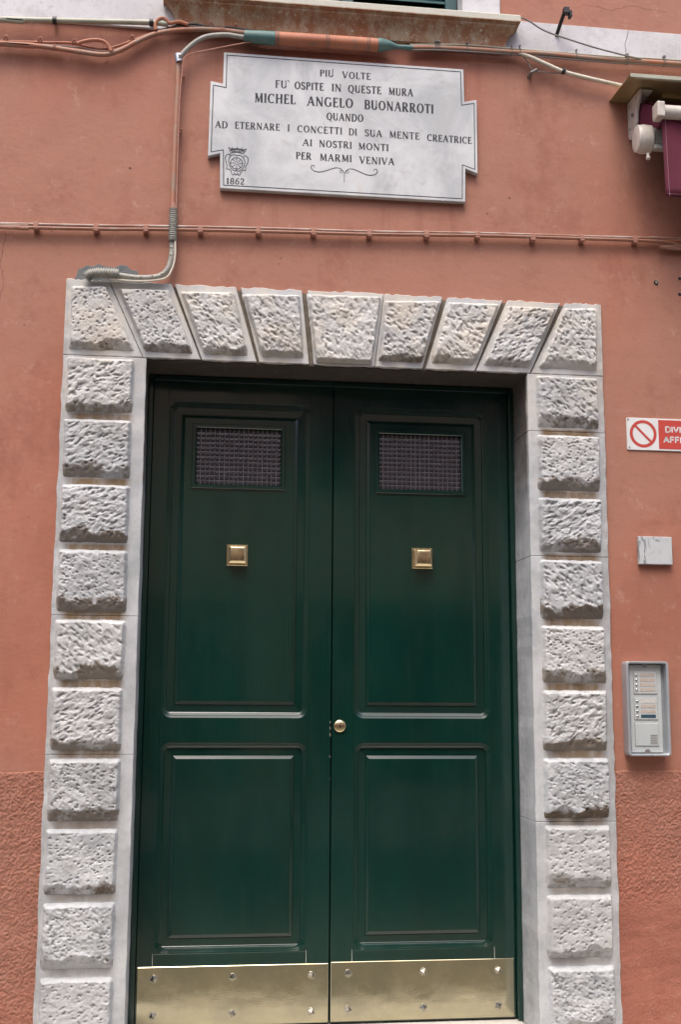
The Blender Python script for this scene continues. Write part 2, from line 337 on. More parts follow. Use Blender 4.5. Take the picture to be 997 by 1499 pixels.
PATHS={
 'brown_main':(-0.022,[(-1.4318, 3.7335), (-1.354, 3.734), (-1.1973, 3.7349), (-1.0654, 3.7251), (-0.9593, 3.7189), (-0.8937, 3.7415), (-0.8284, 3.7848), (-0.7491, 3.8264), (-0.6418, 3.8514), (-0.506, 3.861), (-0.3909, 3.8555)]),
 'brown_thin':(-0.012,[(-1.4343, 3.7479), (-1.3564, 3.7513), (-1.1997, 3.7581), (-1.0812, 3.7646), (-1.0145, 3.7524), (-0.94, 3.7525), (-0.8294, 3.8024), (-0.7499, 3.8413), (-0.6426, 3.8812), (-0.5609, 3.879), (-0.4376, 3.8786), (-0.3412, 3.8745)]),
 'loop1':(-0.03,[(-1.0605, 3.7527), (-1.0267, 3.767), (-0.9873, 3.7746), (-0.9553, 3.7698), (-0.9388, 3.7537), (-0.9273, 3.7313)]),
 'loop2':(-0.03,[(-0.7545, 3.8359), (-0.7579, 3.8592), (-0.7478, 3.8807), (-0.7292, 3.8896), (-0.7128, 3.8806), (-0.7017, 3.8697), (-0.6641, 3.8787), (-0.6287, 3.8698)]),
 'grey_drop':(-0.03,[(-0.3798, 3.8308), (-0.4374, 3.8351), (-0.4784, 3.8377), (-0.5462, 3.8263), (-0.5917, 3.8019), (-0.6339, 3.7603), (-0.6598, 3.7231)]),
 'splice_body':(-0.03,[(-0.281, 3.8388), (-0.0649, 3.8412), (0.1396, 3.8425)]),
 'splice_tealL':(-0.03,[(-0.4047, 3.8407), (-0.38, 3.8382), (-0.3415, 3.8383), (-0.281, 3.8373)]),
 'splice_tealR':(-0.03,[(0.1396, 3.8425), (0.1875, 3.8448), (0.2214, 3.8415), (0.2837, 3.8426)]),
 'right_main':(-0.022,[(0.2739, 3.8465), (0.3879, 3.8549), (0.5601, 3.8595), (0.7339, 3.861), (0.8506, 3.864), (1.1452, 3.8594), (1.5351, 3.8648)]),
 'right_top':(-0.016,[(0.275, 3.8616), (0.5042, 3.8799), (0.6777, 3.8799), (0.8528, 3.8784), (1.148, 3.877), (1.5387, 3.8841)]),
 'grey_wire':(-0.04,[(0.7314, 4.0063), (0.7749, 3.9945), (0.8471, 3.9543), (0.9927, 3.9138), (1.0805, 3.8931), (1.1835, 3.8736)]),
 'white_cable':(-0.022,[(0.7251, 3.8603), (0.7773, 3.846), (0.8496, 3.8181), (0.9251, 3.7902), (1.0244, 3.7703), (1.1124, 3.7555), (1.1771, 3.745)]),
 'plug_wire':(-0.012,[(0.754, 3.8531), (0.774, 3.8271), (0.7966, 3.7922), (0.852, 3.7873), (0.9282, 3.7869), (1.0277, 3.7669), (1.1308, 3.7563)]),
 'thin_wire':(-0.03,[(-0.3632, 3.8203), (-0.4773, 3.7875), (-0.5582, 3.7634), (-0.6065, 3.7478), (-0.6383, 3.7248), (-0.6452, 3.6803), (-0.6527, 3.5634), (-0.6544, 3.3333), (-0.6539, 3.0788)]),
 'down':(-0.018,[(-0.6626, 3.721), (-0.6619, 3.5983), (-0.6646, 3.4533), (-0.6664, 3.2813), (-0.6676, 3.0888)]),
 'down_corr':(-0.022,[(-0.665, 3.0928), (-0.6644, 3.0256), (-0.6639, 2.9614)]),
 'down_low':(-0.018,[(-0.6656, 2.9713), (-0.6651, 2.9101), (-0.6779, 2.8512), (-0.7082, 2.8192), (-0.7574, 2.8084), (-0.8093, 2.8071), (-0.869, 2.8136)]),
 'down_wire':(-0.03,[(-0.6546, 2.9615), (-0.6528, 2.8978), (-0.6643, 2.8419), (-0.6945, 2.8045), (-0.7952, 2.7897), (-0.8985, 2.794)]),
 'corr':(-0.028,[(-0.8658, 2.8142), (-0.9046, 2.8163), (-0.9456, 2.8141), (-0.9736, 2.8072), (-0.9884, 2.7928)]),
 'midT':(-0.008,[(-1.4208, 2.9985), (-1.3194, 3.0017), (-0.96, 3.0129), (-0.6726, 3.0267), (-0.2729, 3.0399), (0.1358, 3.0505), (0.5538, 3.07), (0.9813, 3.0812), (1.2718, 3.0874), (1.537, 3.0934)]),
 'midB':(-0.01,[(-1.4197, 2.9854), (-1.3184, 2.9872), (-0.9593, 2.9996), (-0.6722, 3.0133), (-0.2728, 3.0277), (0.1355, 3.0396), (0.5532, 3.0576), (0.9803, 3.0686), (1.2413, 3.0745), (1.3437, 3.0744), (1.4166, 3.0622), (1.534, 3.048)]),
 'conduitL':(-0.022,[(-1.4631, 3.835), (-1.3592, 3.8379), (-1.1498, 3.8494), (-0.9646, 3.8603), (-0.7774, 3.8713), (-0.7072, 3.8697)]),
}
WORDS=[
 ('PIU',(-0.095, 3.6986),(-0.0379, 3.6996)),
 ('VOLTE',(-0.003, 3.6981),(0.1146, 3.6992)),
 ('FU',(-0.2748, 3.6362),(-0.2272, 3.6368)),
 ('OSPITE',(-0.1968, 3.6361),(-0.0778, 3.6378)),
 ('IN',(-0.0456, 3.6382),(-0.0055, 3.6384)),
 ('QUESTE',(0.021, 3.638),(0.1583, 3.6398)),
 ('MURA',(0.1878, 3.639),(0.2894, 3.6393)),
 ('MICHEL',(-0.3572, 3.5673),(-0.1919, 3.5713)),
 ('ANGELO',(-0.145, 3.5688),(0.0423, 3.5714)),
 ('BUONARROTI',(0.0883, 3.5703),(0.3741, 3.5705)),
 ('QUANDO',(-0.0657, 3.5127),(0.0843, 3.5142)),
 ('AD',(-0.5114, 3.4485),(-0.4614, 3.4485)),
 ('ETERNARE',(-0.433, 3.4499),(-0.2534, 3.4528)),
 ('I',(-0.2233, 3.4534),(-0.2129, 3.4535)),
 ('CONCETTI',(-0.1836, 3.4526),(-0.0016, 3.4544)),
 ('DI',(0.0248, 3.4535),(0.0581, 3.4538)),
 ('SUA',(0.0901, 3.4539),(0.1612, 3.4541)),
 ('MENTE',(0.1906, 3.4534),(0.3155, 3.4537)),
 ('CREATRICE',(0.3465, 3.4508),(0.5321, 3.4498)),
 ('AI',(-0.1623, 3.3949),(-0.1225, 3.3956)),
 ('NOSTRI',(-0.095, 3.3954),(0.0375, 3.3958)),
 ('MONTI',(0.0639, 3.3947),(0.1878, 3.3959)),
 ('PER',(-0.1876, 3.3369),(-0.1247, 3.3373)),
 ('MARMI',(-0.0917, 3.3366),(0.0378, 3.3381)),
 ('VENIVA',(0.0683, 3.336),(0.2115, 3.3366)),
 ('1862',(-0.4618, 3.2141),(-0.3906, 3.2165)),
]

# ================================================================ SETTING
def cells(xs, zs, keep, y0, y1):
    mb = MB(); nx, nz = len(xs), len(zs)
    vs = [(x, y, z) for y in (y0, y1) for z in zs for x in xs]
    I = lambda k, j, i: k * nx * nz + j * nx + i
    K = lambda i, j: 0 <= i < nx - 1 and 0 <= j < nz - 1 and keep(i, j)
    fs = []
    for j in range(nz - 1):
        for i in range(nx - 1):
            if not K(i, j): continue
            fs += [(I(0, j, i), I(0, j, i + 1), I(0, j + 1, i + 1), I(0, j + 1, i)), (I(1, j, i), I(1, j + 1, i), I(1, j + 1, i + 1), I(1, j, i + 1))]
            if not K(i - 1, j): fs.append((I(0, j, i), I(0, j + 1, i), I(1, j + 1, i), I(1, j, i)))
            if not K(i + 1, j): fs.append((I(0, j, i + 1), I(1, j, i + 1), I(1, j + 1, i + 1), I(0, j + 1, i + 1)))
            if not K(i, j - 1): fs.append((I(0, j, i), I(1, j, i), I(1, j, i + 1), I(0, j, i + 1)))
            if not K(i, j + 1): fs.append((I(0, j + 1, i), I(0, j + 1, i + 1), I(1, j + 1, i + 1), I(1, j + 1, i)))
    return mb.add(vs, fs)
tag(MB().box(-40, 40, -40, 20, -.6, -.30).build('ground', road_m), kind='structure')
tag(MB().box(-34, 34, -.80, .3, -.35, -.16).build('pavement', pave_m, bevel=.01), kind='structure')

tag(MB().box(-34, 34, -2.6, -.802, -.35, -.19).build('lane_paving', lane_m, bevel=.01), kind='structure')
house = thing('house_wall', 'terracotta plastered house front with rough base, marble band and shuttered window above the green doors', 'house', (0, .015, -.3))
cells([-34, -1.055, -.52, .52, 1.055, 34], [.938, 2.785, 3.99, 5.4, 6.0], lambda i, j: not ((i in (1, 2, 3) and j == 0) or (i == 2 and j == 2)), .015, .45).build('smooth_plaster', plaster, house)
for sgn in (-1, 1):
    # rough render of the base: displaced sheet near the door, plain beyond
    nx, nz = 300, 400
    xs = np.linspace(1.052, 1.70, nx); zs = np.linspace(-.3, .952, nz)
    X, Z = np.meshgrid(xs, zs)
    q = fbm(X * 170 + 9, Z * 190, 5 + sgn, 4); q2 = fbm(X * 9, Z * 9, 8 + sgn, 3); q3 = fbm(X * 92 + .9 * q, Z * 108 + 1.4 * fbm(X * 40, Z * 40, 2), 31 + sgn, 3)
    sm_low = sm((Z - (.40 + .12 * (fbm(X * 5, Z * 3, 3) - .5) + (X - 1.1) * .25)) / .10) if sgn > 0 else np.ones_like(X)
    amp = .0064 * (.28 + .72 * sm_low)
    ridg = 1 - np.abs(2 * q3 - 1)
    Y = .013 - amp * (1.1 * (q - .45) + .45 * ridg - .3) - .007 * (q2 - .5) - .003
    if sgn > 0: Y += .006 * (fbm(X * 7, Z * 18, 77, 3) - .5) * (1 - sm_low) - .004 * (1 - sm_low)
    Y += .009 * sm((Z - .938 - .010 * fbm(X * 14, X * 0, 6 + sgn, 4)) / .006)
    Y = np.where(Z > .9495, np.maximum(Y, .0175), Y)
    vs = np.stack([X * sgn, Y, Z], -1).reshape(-1, 3).tolist()
    fs = [(j * nx + i, j * nx + i + 1, (j + 1) * nx + i + 1, (j + 1) * nx + i) for j in range(nz - 1) for i in range(nx - 1)]
    if sgn < 0: fs = [f[::-1] for f in fs]
    link('rough_base_render', mesh('rough_base_render', vs, fs, True), dado_m, house)
    a, b = sorted((sgn * 1.70, sgn * 34)); MB().box(a, b, .012, .45, -.3, .950).build('rough_base_render', dado_m, house)
    a, b = sorted((sgn * 1.06, sgn * 1.70)); MB().box(a, b, .05, .45, -.3, .950).build('rough_base_backing', dado_m, house)
# hairline cracks and small knocks in the plaster
ck_m = simple('crack_shadow', (.13, .055, .04), .9)
def crack(pts, w):
    r_ = random.Random(len(pts)); q = []
    for (ax, az), (bx, bz) in zip(pts, pts[1:]):
        for i in range(6): t = i / 6; q.append((ax + (bx - ax) * t + (r_.random() - .5) * .006, az + (bz - az) * t + (r_.random() - .5) * .006))
    q.append(pts[-1]); n = len(q)
    vs = []
    for i, (x, z) in enumerate(q):
        ww = w * (.4 + r_.random()) * (1 - abs(2 * i / (n - 1) - 1) ** 3) + .0002
        vs += [(x - ww, .0146, z + ww * .3), (x + ww, .0146, z - ww * .3)]
    vs += [(x, .020, z) for x, _, z in vs]
    m = 2 * n
    fs = [(2 * i, 2 * i + 1, 2 * i + 3, 2 * i + 2) for i in range(n - 1)] + [(2 * i, 2 * i + 2, m + 2 * i + 2, m + 2 * i) for i in range(n - 1)] + [(2 * i + 3, 2 * i + 1, m + 2 * i + 1, m + 2 * i + 3) for i in range(n - 1)]
    MB().add(vs, fs).build('hairline_crack', ck_m, house)
crack([(-1.345, 3.05), (-1.30, 2.96), (-1.318, 2.86), (-1.300, 2.78), (-1.31, 2.70)], .0008)
crack([(-.985, 3.86), (-.965, 3.80), (-.958, 3.74)], .0007); crack([(-.94, 3.72), (-.955, 3.70)], .0014)
crack([(1.02, 4.13), (1.16, 4.11), (1.24, 4.14), (1.40, 4.12)], .0006)
for x, z, s in ((-.8396, 3.2685, .006), (.6929, 3.2372, .005), (-.51, 3.55, .004), (1.16, 3.30, .003), (-1.13, 2.99, .003), (-.24, 2.93, .0035), (-.245, 2.905, .003), (-1.215, 2.61, .003), (-1.165, 1.87, .003), (.74, 3.56, .003), (.60, 3.165, .004)):
    MB().prism([(x + s * (.7 + .5 * random.Random(int(x * 1e4) + k_).random()) * cos(k_), z + s * (.6 + .4 * random.Random(int(z * 1e4) + k_).random()) * sin(k_)) for k_ in range(6)], .0142, .018).build('plaster_chip', ck_m, house)
# marble string course with a crack in the right stretch
MB().prism([(-6, 3.858), (-.66, 3.862), (-.66, 3.992), (-6, 3.99)], .004, .05).build('marble_band', band_m, house, bevel=.003)
MB().prism([(.665, 3.887), (1.207, 3.885), (1.2055, 3.925), (1.2035, 3.95), (1.214, 3.98), (1.221, 4.017), (.665, 4.02)], .002, .05).build('marble_band', band_m, house, bevel=.002)
MB().prism([(1.2088, 3.885), (6, 3.875), (6, 4.01), (1.2228, 4.017), (1.2158, 3.98), (1.2053, 3.95), (1.2073, 3.925)], .002, .05).build('marble_band', band_m, house, bevel=.002)
# window: sill with moulded profile returned at both ends, jambs, shutter
win = link('window', MB().box(-.5, .5, .30, .34, 3.99, 5.4).build('window_back', dark).data, None, house); 
for o in list(bpy.data.objects):
    if o.name == 'window_back': bpy.data.objects.remove(o)
prof = [(.000, 3.876), (.004, 3.890), (.007, 3.905), (.013, 3.920), (.023, 3.936), (.036, 3.948), (.041, 3.953), (.041, 3.960), (.047, 3.963), (.055, 3.968), (.055, 3.995), (.050, 4.000)]
rings = []
for o_, z in prof:
    o_ *= 1.0; X = .675 + o_; Y = -.018 - o_
    rings.append([(-X, .1, z), (-X, Y, z), (-.35, Y, z), (0, Y, z), (.35, Y, z), (X, Y, z), (X, .1, z)])
n = 7; vs = [p for r in rings for p in r]
fs = [(i * n + k, i * n + k + 1, (i + 1) * n + k + 1, (i + 1) * n + k) for i in range(len(rings) - 1) for k in range(n - 1)] + [tuple(range(n - 1, -1, -1)), tuple((len(rings) - 1) * n + k for k in range(n))]
MB().add(vs, fs).build('sill', sill_m, win, smooth=True)
for s_ in (-1, 1):
    a, b = sorted((s_ * .502, s_ * .664)); MB().box(a, b, .0, .3, 4.002, 5.4).build('jamb', band_m, win, bevel=.004)
for s_ in (-1, 1):
    a, b = sorted((s_ * .004, s_ * .498)); sh = MB().box(a, b, .085, .12, 4.012, 4.08).box(a, a + .05, .085, .12, 4.08, 5.3).box(b - .05, b, .085, .12, 4.08, 5.3).build('shutter', shutter_m, win, bevel=.003)
    for i in range(30):
        z = 4.085 + i * .04
        MB().add([(a + .05, .088, z), (b - .05, .088, z), (b - .05, .112, z + .035), (a + .05, .112, z + .035), (a + .05, .094, z), (b - .05, .094, z), (b - .05, .118, z + .035), (a + .05, .118, z + .035)],
                 [(0, 1, 2, 3), (7, 6, 5, 4), (0, 4, 5, 1), (3, 2, 6, 7), (0, 3, 7, 4), (1, 5, 6, 2)]).build('slat', shutter_m, win)

# opposite side of the lane (seen only mirrored in paint and brass)
opp = thing('house_across_lane', 'ochre house with dark openings across the lane, seen mirrored in the green paint', 'house', (0, -7.4, -.3))
xs = [-30]; DK = []; x = -9.4; ro = random.Random(5)
while x < 8.5:
    w_ = 1.15 + 1.2 * ro.random(); xs += [x, x + w_]; DK.append((x, x + w_)); x += w_ + .28 + .5 * ro.random()
xs += [30]
cells(xs, [.25, 2.2, 3.3, 4.6, 5.9], lambda i, j: not (i % 2 == 1 and (j == 0 or (j == 2 and i % 4 == 1))), -7.4, -7.1).build('wall', opp_m, opp)
MB().box(-30, 30, -7.45, -7.06, -.3, .25).build('plinth', opp_b, opp)
MB().box(-29.9, 29.9, -7.8, -7.405, .25, 5.88).build('dark_interior', dark, opp)
for i, (xa_, xb_) in enumerate(DK):
    for z0, z1 in ((.25, 2.2), (3.3, 4.6))[:2 - i % 2]: MB().box(xa_ + .02, xb_ - .02, -7.3, -7.28, z0 + .02, z1 - .02).build('window', opp_g, opp)
MB().box(-30, 30, -7.6, -6.85, 5.9, 6.05).build('eaves', roof_m, opp)

# ================================================================ STONE DOOR SURROUND
sur = thing('stone_door_surround', 'white marble door surround of rough chiselled blocks framing the green double doors', 'door surround', (0, 0, -.16))
rnd = random.Random(4)
def wob(a, b, n, amp):      # wavy line from a to b, offsets across it
    ax, az = a; bx, bz = b; L = math.hypot(bx - ax, bz - az); out = []
    for i in range(n + 1):
        t = i / n; o_ = 0 if i in (0, n) else (rnd.random() - .5) * 2 * amp
        out.append((ax + (bx - ax) * t - (bz - az) / L * o_, az + (bz - az) * t + (bx - ax) / L * o_))
    return out
for s_, cuts in ((-1, (-.16, 1.0085, 1.5095, 2.4966)), (1, (-.16, .7605, 1.7655, 2.2635, 2.4966))):
    for za, zb in zip(cuts, cuts[1:]):
        n_ = max(4, int((zb - za) * 26)); zb -= .0014
        out = wob((s_ * 1.064, za), (s_ * 1.064, zb), n_, .0026); inn = wob((s_ * .75, zb), (s_ * .75, za), n_, .0012)
        poly = out + inn
        if s_ < 0: poly = poly[::-1]
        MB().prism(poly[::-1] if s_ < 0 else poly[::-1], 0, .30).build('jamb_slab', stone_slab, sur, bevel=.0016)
Q = [[(-1.045, 2.768), (-.912, 2.775), (-.79, 2.520), (-1.047, 2.515)], [(-.871, 2.769), (-.669, 2.772), (-.571, 2.519), (-.76, 2.520)], [(-.633, 2.768), (-.417, 2.774), (-.359, 2.519), (-.536, 2.520)],
     [(-.392, 2.768), (-.162, 2.778), (-.144, 2.520), (-.312, 2.519)], [(-.139, 2.783), (.166, 2.785), (.124, 2.503), (-.103, 2.504)], [(.171, 2.770), (.403, 2.779), (.326, 2.522), (.147, 2.520)],
     [(.427, 2.778), (.644, 2.777), (.535, 2.519), (.355, 2.521)], [(.672, 2.773), (.881, 2.772), (.757, 2.517), (.565, 2.520)], [(.905, 2.774), (1.043, 2.780), (1.042, 2.515), (.79, 2.520)]]
# mid-joint lines between voussoirs: (x at top 2.796, x at bottom 2.497)
J = []
for a, b in zip(Q, Q[1:]):
    f = lambda p, q, z: p[0] + (q[0] - p[0]) * (z - p[1]) / (q[1] - p[1])
    e1t, e1b = f(a[1], a[2], 2.796), f(a[1], a[2], 2.497); e2t, e2b = f(b[0], b[3], 2.796), f(b[0], b[3], 2.497)
    J.append([(e1t + e2t) / 2, (e1b + e2b) / 2])
GW = [(.0015, .0012), (.0060, .0030), (.0095, .0055), (.0115, .0095), (.0012, .0012), (.0110, .0070), (.0105, .0030), (.0105, .0025)]
SH = [0, .003, .006, .007, .0, -.002, -.002, 0]
vous = []
for i in range(9):
    lt, lb = (J[i - 1][0] + GW[i - 1][0] + SH[i - 1], J[i - 1][1] + GW[i - 1][1] + SH[i - 1]) if i else (-1.064, -1.064)
    rt, rb = (J[i][0] - GW[i][0] + SH[i], J[i][1] - GW[i][1] + SH[i]) if i < 8 else (1.064, 1.064)
    top = wob((rt, 2.796), (lt, 2.796), 14, .004)
    bot = wob((lb, 2.4975), (rb, 2.4975), 12, .0012)
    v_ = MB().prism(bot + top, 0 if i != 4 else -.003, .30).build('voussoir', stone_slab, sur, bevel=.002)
    vous.append(v_)
for i in range(8):
    jt, jb = J[i][0] + SH[i], J[i][1] + SH[i]; a, b = GW[i]
    MB().prism([(jb - b - .004, 2.4985), (jb + b + .004, 2.4985), (jt + a + .004, 2.788), (jt - a - .004, 2.788)], .014, .05).build('mortar_joint', mortar_m, sur)

def boss(name, quad, seed, H, style, dirt_shade, parent):
    TL, TR, BR, BL = [np.array(p) for p in quad]
    nu, nv = 92, 84
    u = np.linspace(0, 1, nu); v = np.linspace(0, 1, nv); U_, V_ = np.meshgrid(u, v)
    P = (BL[None, None] * ((1 - U_) * (1 - V_))[..., None] + BR * (U_ * (1 - V_))[..., None] + TR * (U_ * V_)[..., None] + TL * ((1 - U_) * V_)[..., None])
    X, Z = P[..., 0], P[..., 1]
    wd = np.linalg.norm((TR + BR) / 2 - (TL + BL) / 2); hg = np.linalg.norm((TR + TL) / 2 - (BR + BL) / 2)
    du = np.minimum(U_, 1 - U_) * wd; db = V_ * hg; dt = (1 - V_) * hg
    ns = lambda f, s, o=3: fbm(X * f + seed * 3.1, Z * f + seed * 1.7, seed * 7 + s, o)
    rg = np.random.RandomState(seed)
    bw = (.022 + .034 * sm((ns(15, 4, 4) - .2) / .6)) if style != 'key' else .010 + .004 * ns(30, 4)
    if parent is not sur and style != 'key': bw = bw * .8
    e = sm(du / (.009 + .010 * ns(40, 1))) * sm(dt / (.009 + .012 * ns(34, 2))) * np.clip(db / bw, 0, 1) ** .85
    h = H * (1 + .25 * (ns(5, 3) - .5))
    th0 = {'key': -.95, 'pick': -.85, 'flake': .40, 'pit': -.5, 'fine': .2}[style]
    def facet(n_, amp, tilt, st, s2):        # broken-stone facets: every cell is its own tilted plane
        r2 = np.random.RandomState(seed * 5 + s2)
        wx = X + (ns(55, s2 + 20, 2) - .5) * .010; wz = Z + (ns(55, s2 + 21, 2) - .5) * .010
        c, s = cos(th0), sin(th0); A = (wx * c + wz * s) / st; B = -wx * s + wz * c
        a_, b_ = r2.rand(n_), r2.rand(n_)
        px = BL[0] * (1 - a_) * (1 - b_) + BR[0] * a_ * (1 - b_) + TR[0] * a_ * b_ + TL[0] * (1 - a_) * b_
        pz = BL[1] * (1 - a_) * (1 - b_) + BR[1] * a_ * (1 - b_) + TR[1] * a_ * b_ + TL[1] * (1 - a_) * b_
        pa = (px * c + pz * s) / st; pb = -px * s + pz * c
        d = (A[..., None] - pa) ** 2 + (B[..., None] - pb) ** 2; k_ = d.argmin(-1)
        o_ = r2.rand(n_) - .5; tx = r2.randn(n_) * tilt; tz = r2.randn(n_) * tilt + tilt * .5
        return amp * o_[k_] + tx[k_] * (A - pa[k_]) + tz[k_] * (B - pb[k_])
    nA, nB = {'fine': (60, 620), 'key': (26, 200), 'pick': (45, 300), 'pit': (50, 520)}.get(style, (75, 380))
    rel = (facet(nA, .0020, .055, 1.7, 1) + facet(nB, .0012, .085, 1.5, 2) + .0040 * (ns(120, 7, 3) - .5) + .0045 * (ns(38, 8, 3) - .5)) * (.65 + .5 * rg.rand()) + .007 * (ns(12, 6, 3) - .5)
    cnt = {'key': 80, 'pick': 100, 'flake': 75, 'pit': 130, 'fine': 110}[style]
    dent = np.zeros_like(X)
    for _ in range(cnt):
        a, b = rg.rand(2); a = .06 + .88 * a; b = .08 + .86 * b
        px = (BL * (1 - a) * (1 - b) + BR * a * (1 - b) + TR * a * b + TL * (1 - a) * b)
        th = th0 + rg.randn() * .30; ca, sa = cos(th), sin(th)
        dx = X - px[0]; dz = Z - px[1]; l = dx * ca + dz * sa; t = -dx * sa + dz * ca
        ln = .005 + .009 * rg.rand() if style in ('key', 'pick', 'flake') else .0025 + .0035 * rg.rand(); wt = .0017 + .0012 * rg.rand()
        g = np.exp(-np.abs(l / ln) ** 3) * np.where(t > 0, np.exp(-(t / wt) ** 2), np.exp(-np.abs(t / (wt * (1.3 if style in ('pit', 'fine') else 2.6))) ** 1.6))
        dent = np.maximum(dent, g * (.45 + .8 * rg.rand()))
    if style in ('key', 'pick'):                 # row of tooth-chisel strokes along the lower edge
        for k_ in range(13):
            a = (k_ + .3 + .4 * rg.rand()) / 13; px = BL * (1 - a) + BR * a + (TL - BL) * (.10 + .04 * rg.rand())
            dx = X - px[0]; dz = Z - px[1]; th = -1.0 + rg.randn() * .1; l = dx * cos(th) + dz * sin(th); t = -dx * sin(th) + dz * cos(th)
            dent = np.maximum(dent, .7 * np.exp(-(l / .014) ** 2) * np.exp(-(t / .0026) ** 2))
    amp = {'fine': .7, 'flake': 1.1, 'key': .8, 'pick': .85}.get(style, .95)
    Y = -(h + rel * amp - .0072 * dent) * e + .001
    Y = np.minimum(Y, .001)
    X2 = X + np.where(np.minimum(U_, 1 - U_) < .02, (ns(60, 9) - .5) * .006, 0); Z2 = Z + np.where((V_ < .02) | (V_ > .98), (ns(60, 10) - .5) * .005, 0)
    low = sm((1.45 + .9 * (ns(70, 16, 3) - .5) - db / bw) / .8) * dirt_shade * (.45 + 1.2 * sm((ns(11, 12, 3) - .25) / .35)) * (.35 + .9 * ns(60, 15, 4))
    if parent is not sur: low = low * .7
    D = np.clip(low + .62 * np.clip(dent - .35, 0, 1) + .35 * sm(1 - du / .006) * ns(20, 13), 0, 1)  # brown dirt low down; chisel pits darkened in colour as relief shade
    me = mesh(name, np.stack([X2, Y, Z2], -1).reshape(-1, 3).tolist(), [(j * nu + i, j * nu + i + 1, (j + 1) * nu + i + 1, (j + 1) * nu + i) for j in range(nv - 1) for i in range(nu - 1)], True)
    at = me.attributes.new('dirt_shade', 'FLOAT', 'POINT'); at.data.foreach_set('value', D.reshape(-1).astype(np.float32))
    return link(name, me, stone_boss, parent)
st_l = ['fine', 'pit', 'pick', 'pick', 'key', 'pick', 'pick', 'flake', 'pick']
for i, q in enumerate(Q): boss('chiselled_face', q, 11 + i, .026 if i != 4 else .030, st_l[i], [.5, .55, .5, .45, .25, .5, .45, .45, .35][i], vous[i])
JZ = [2.497, 2.262, 2.010, 1.765, 1.508, 1.262, 1.008, .760, .507, .256, .006]
SL = ['flake', 'flake', 'flake', 'pit', 'pick', 'flake', 'pit', 'fine', 'pit', 'fine']
SR = ['pick', 'pit', 'flake', 'pick', 'pit', 'flake', 'pit', 'fine', 'fine', 'pit']
DL = [.45, .6, .9, 1., 1., .75, .5, .45, .25, .12]; DR = [.4, .95, 1., .9, .85, .7, .55, .35, .3, .2]
for k_ in range(10):
    zt, zb = JZ[k_] - .013, JZ[k_ + 1] + .014
    if k_ == 0: zt += .004
    for s_, (x0, x1), st, dd in ((-1, (-1.051, -.793), SL, DL), (1, (.783, 1.040), SR, DR)):
        j = [(rnd.random() - .5) * .006 for _ in range(6)]
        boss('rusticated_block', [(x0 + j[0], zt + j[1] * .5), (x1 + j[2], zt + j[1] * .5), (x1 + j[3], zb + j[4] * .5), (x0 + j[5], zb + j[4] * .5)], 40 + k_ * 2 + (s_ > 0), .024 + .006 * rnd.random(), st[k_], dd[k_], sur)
# sooty soffit render, its shade painted in too, with a broken front edge
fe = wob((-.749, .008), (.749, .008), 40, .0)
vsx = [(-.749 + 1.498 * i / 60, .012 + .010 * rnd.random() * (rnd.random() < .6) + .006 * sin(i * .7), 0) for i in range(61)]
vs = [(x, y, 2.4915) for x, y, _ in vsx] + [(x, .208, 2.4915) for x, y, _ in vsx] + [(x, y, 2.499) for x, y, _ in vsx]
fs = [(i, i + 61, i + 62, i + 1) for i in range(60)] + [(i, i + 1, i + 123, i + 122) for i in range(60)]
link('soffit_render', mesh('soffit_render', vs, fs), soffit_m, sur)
tag(MB().box(-.748, .748, -.10, .32, -.155, -.004).build('doorstep', step_m, bevel=.006), 'worn pale stone doorstep under the green doors', 'doorstep')

# ================================================================ DOORS
YF, YL = .21, .235
fr = thing('door_frame', 'dark green painted timber frame set inside the stone surround', 'door frame', (0, YF, 0))
for s_ in (-1, 1):
    a, b = sorted((s_ * .729, s_ * .749)); MB().box(a, b, YF, .30, -.003, 2.4895).build('frame_post', green, fr, bevel=.003, segs=2)
MB().box(-.727, .727, YF, .30, 2.4660, 2.4893).build('frame_head', green, fr, bevel=.004, segs=2)
MB().box(-.90, .90, .302, .34, -.003, 2.78).build('light_stop_board', dark, fr)  # unseen board behind the doors, extended upward to block leaking light

def rrect(x0, x1, z0, z1, r, y, n=4):
    pts = []
    for cx, cz, a0 in ((x1 - r, z0 + r, -90), (x1 - r, z1 - r, 0), (x0 + r, z1 - r, 90), (x0 + r, z0 + r, 180)):
        for k_ in range(n + 1):
            a = R(a0 + 90 * k_ / n); pts.append((cx + r * cos(a), y, cz + r * sin(a)))
    return pts
def panel(name, x0, x1, z0, z1, parent, hole=None):
    rs = [rrect(x0, x1, z0, z1, 0.0001, YL + .0006)]
    for ins, rad, dy in ((.0030, .038, .0006), (.0040, .0375, .0022), (.0095, .0330, .0046), (.0105, .0325, .0062), (.0120, .0315, .0066), (.0205, .0240, .0110), (.0225, .0120, .0185), (.0240, .0005, .0195), (.0500, .0004, .0178), (.0508, .0004, .0205), (.0530, .0004, .0205), (.0536, .0004, .0165), (.0655, .0003, .0105), (.0665, .0003, .0075)):
        rs.append(rrect(x0 + ins, x1 - ins, z0 + ins, z1 - ins, rad, YL + dy))
    return MB().rings(rs, cap=hole is None).build(name, green, parent, smooth=True, angle=.5)
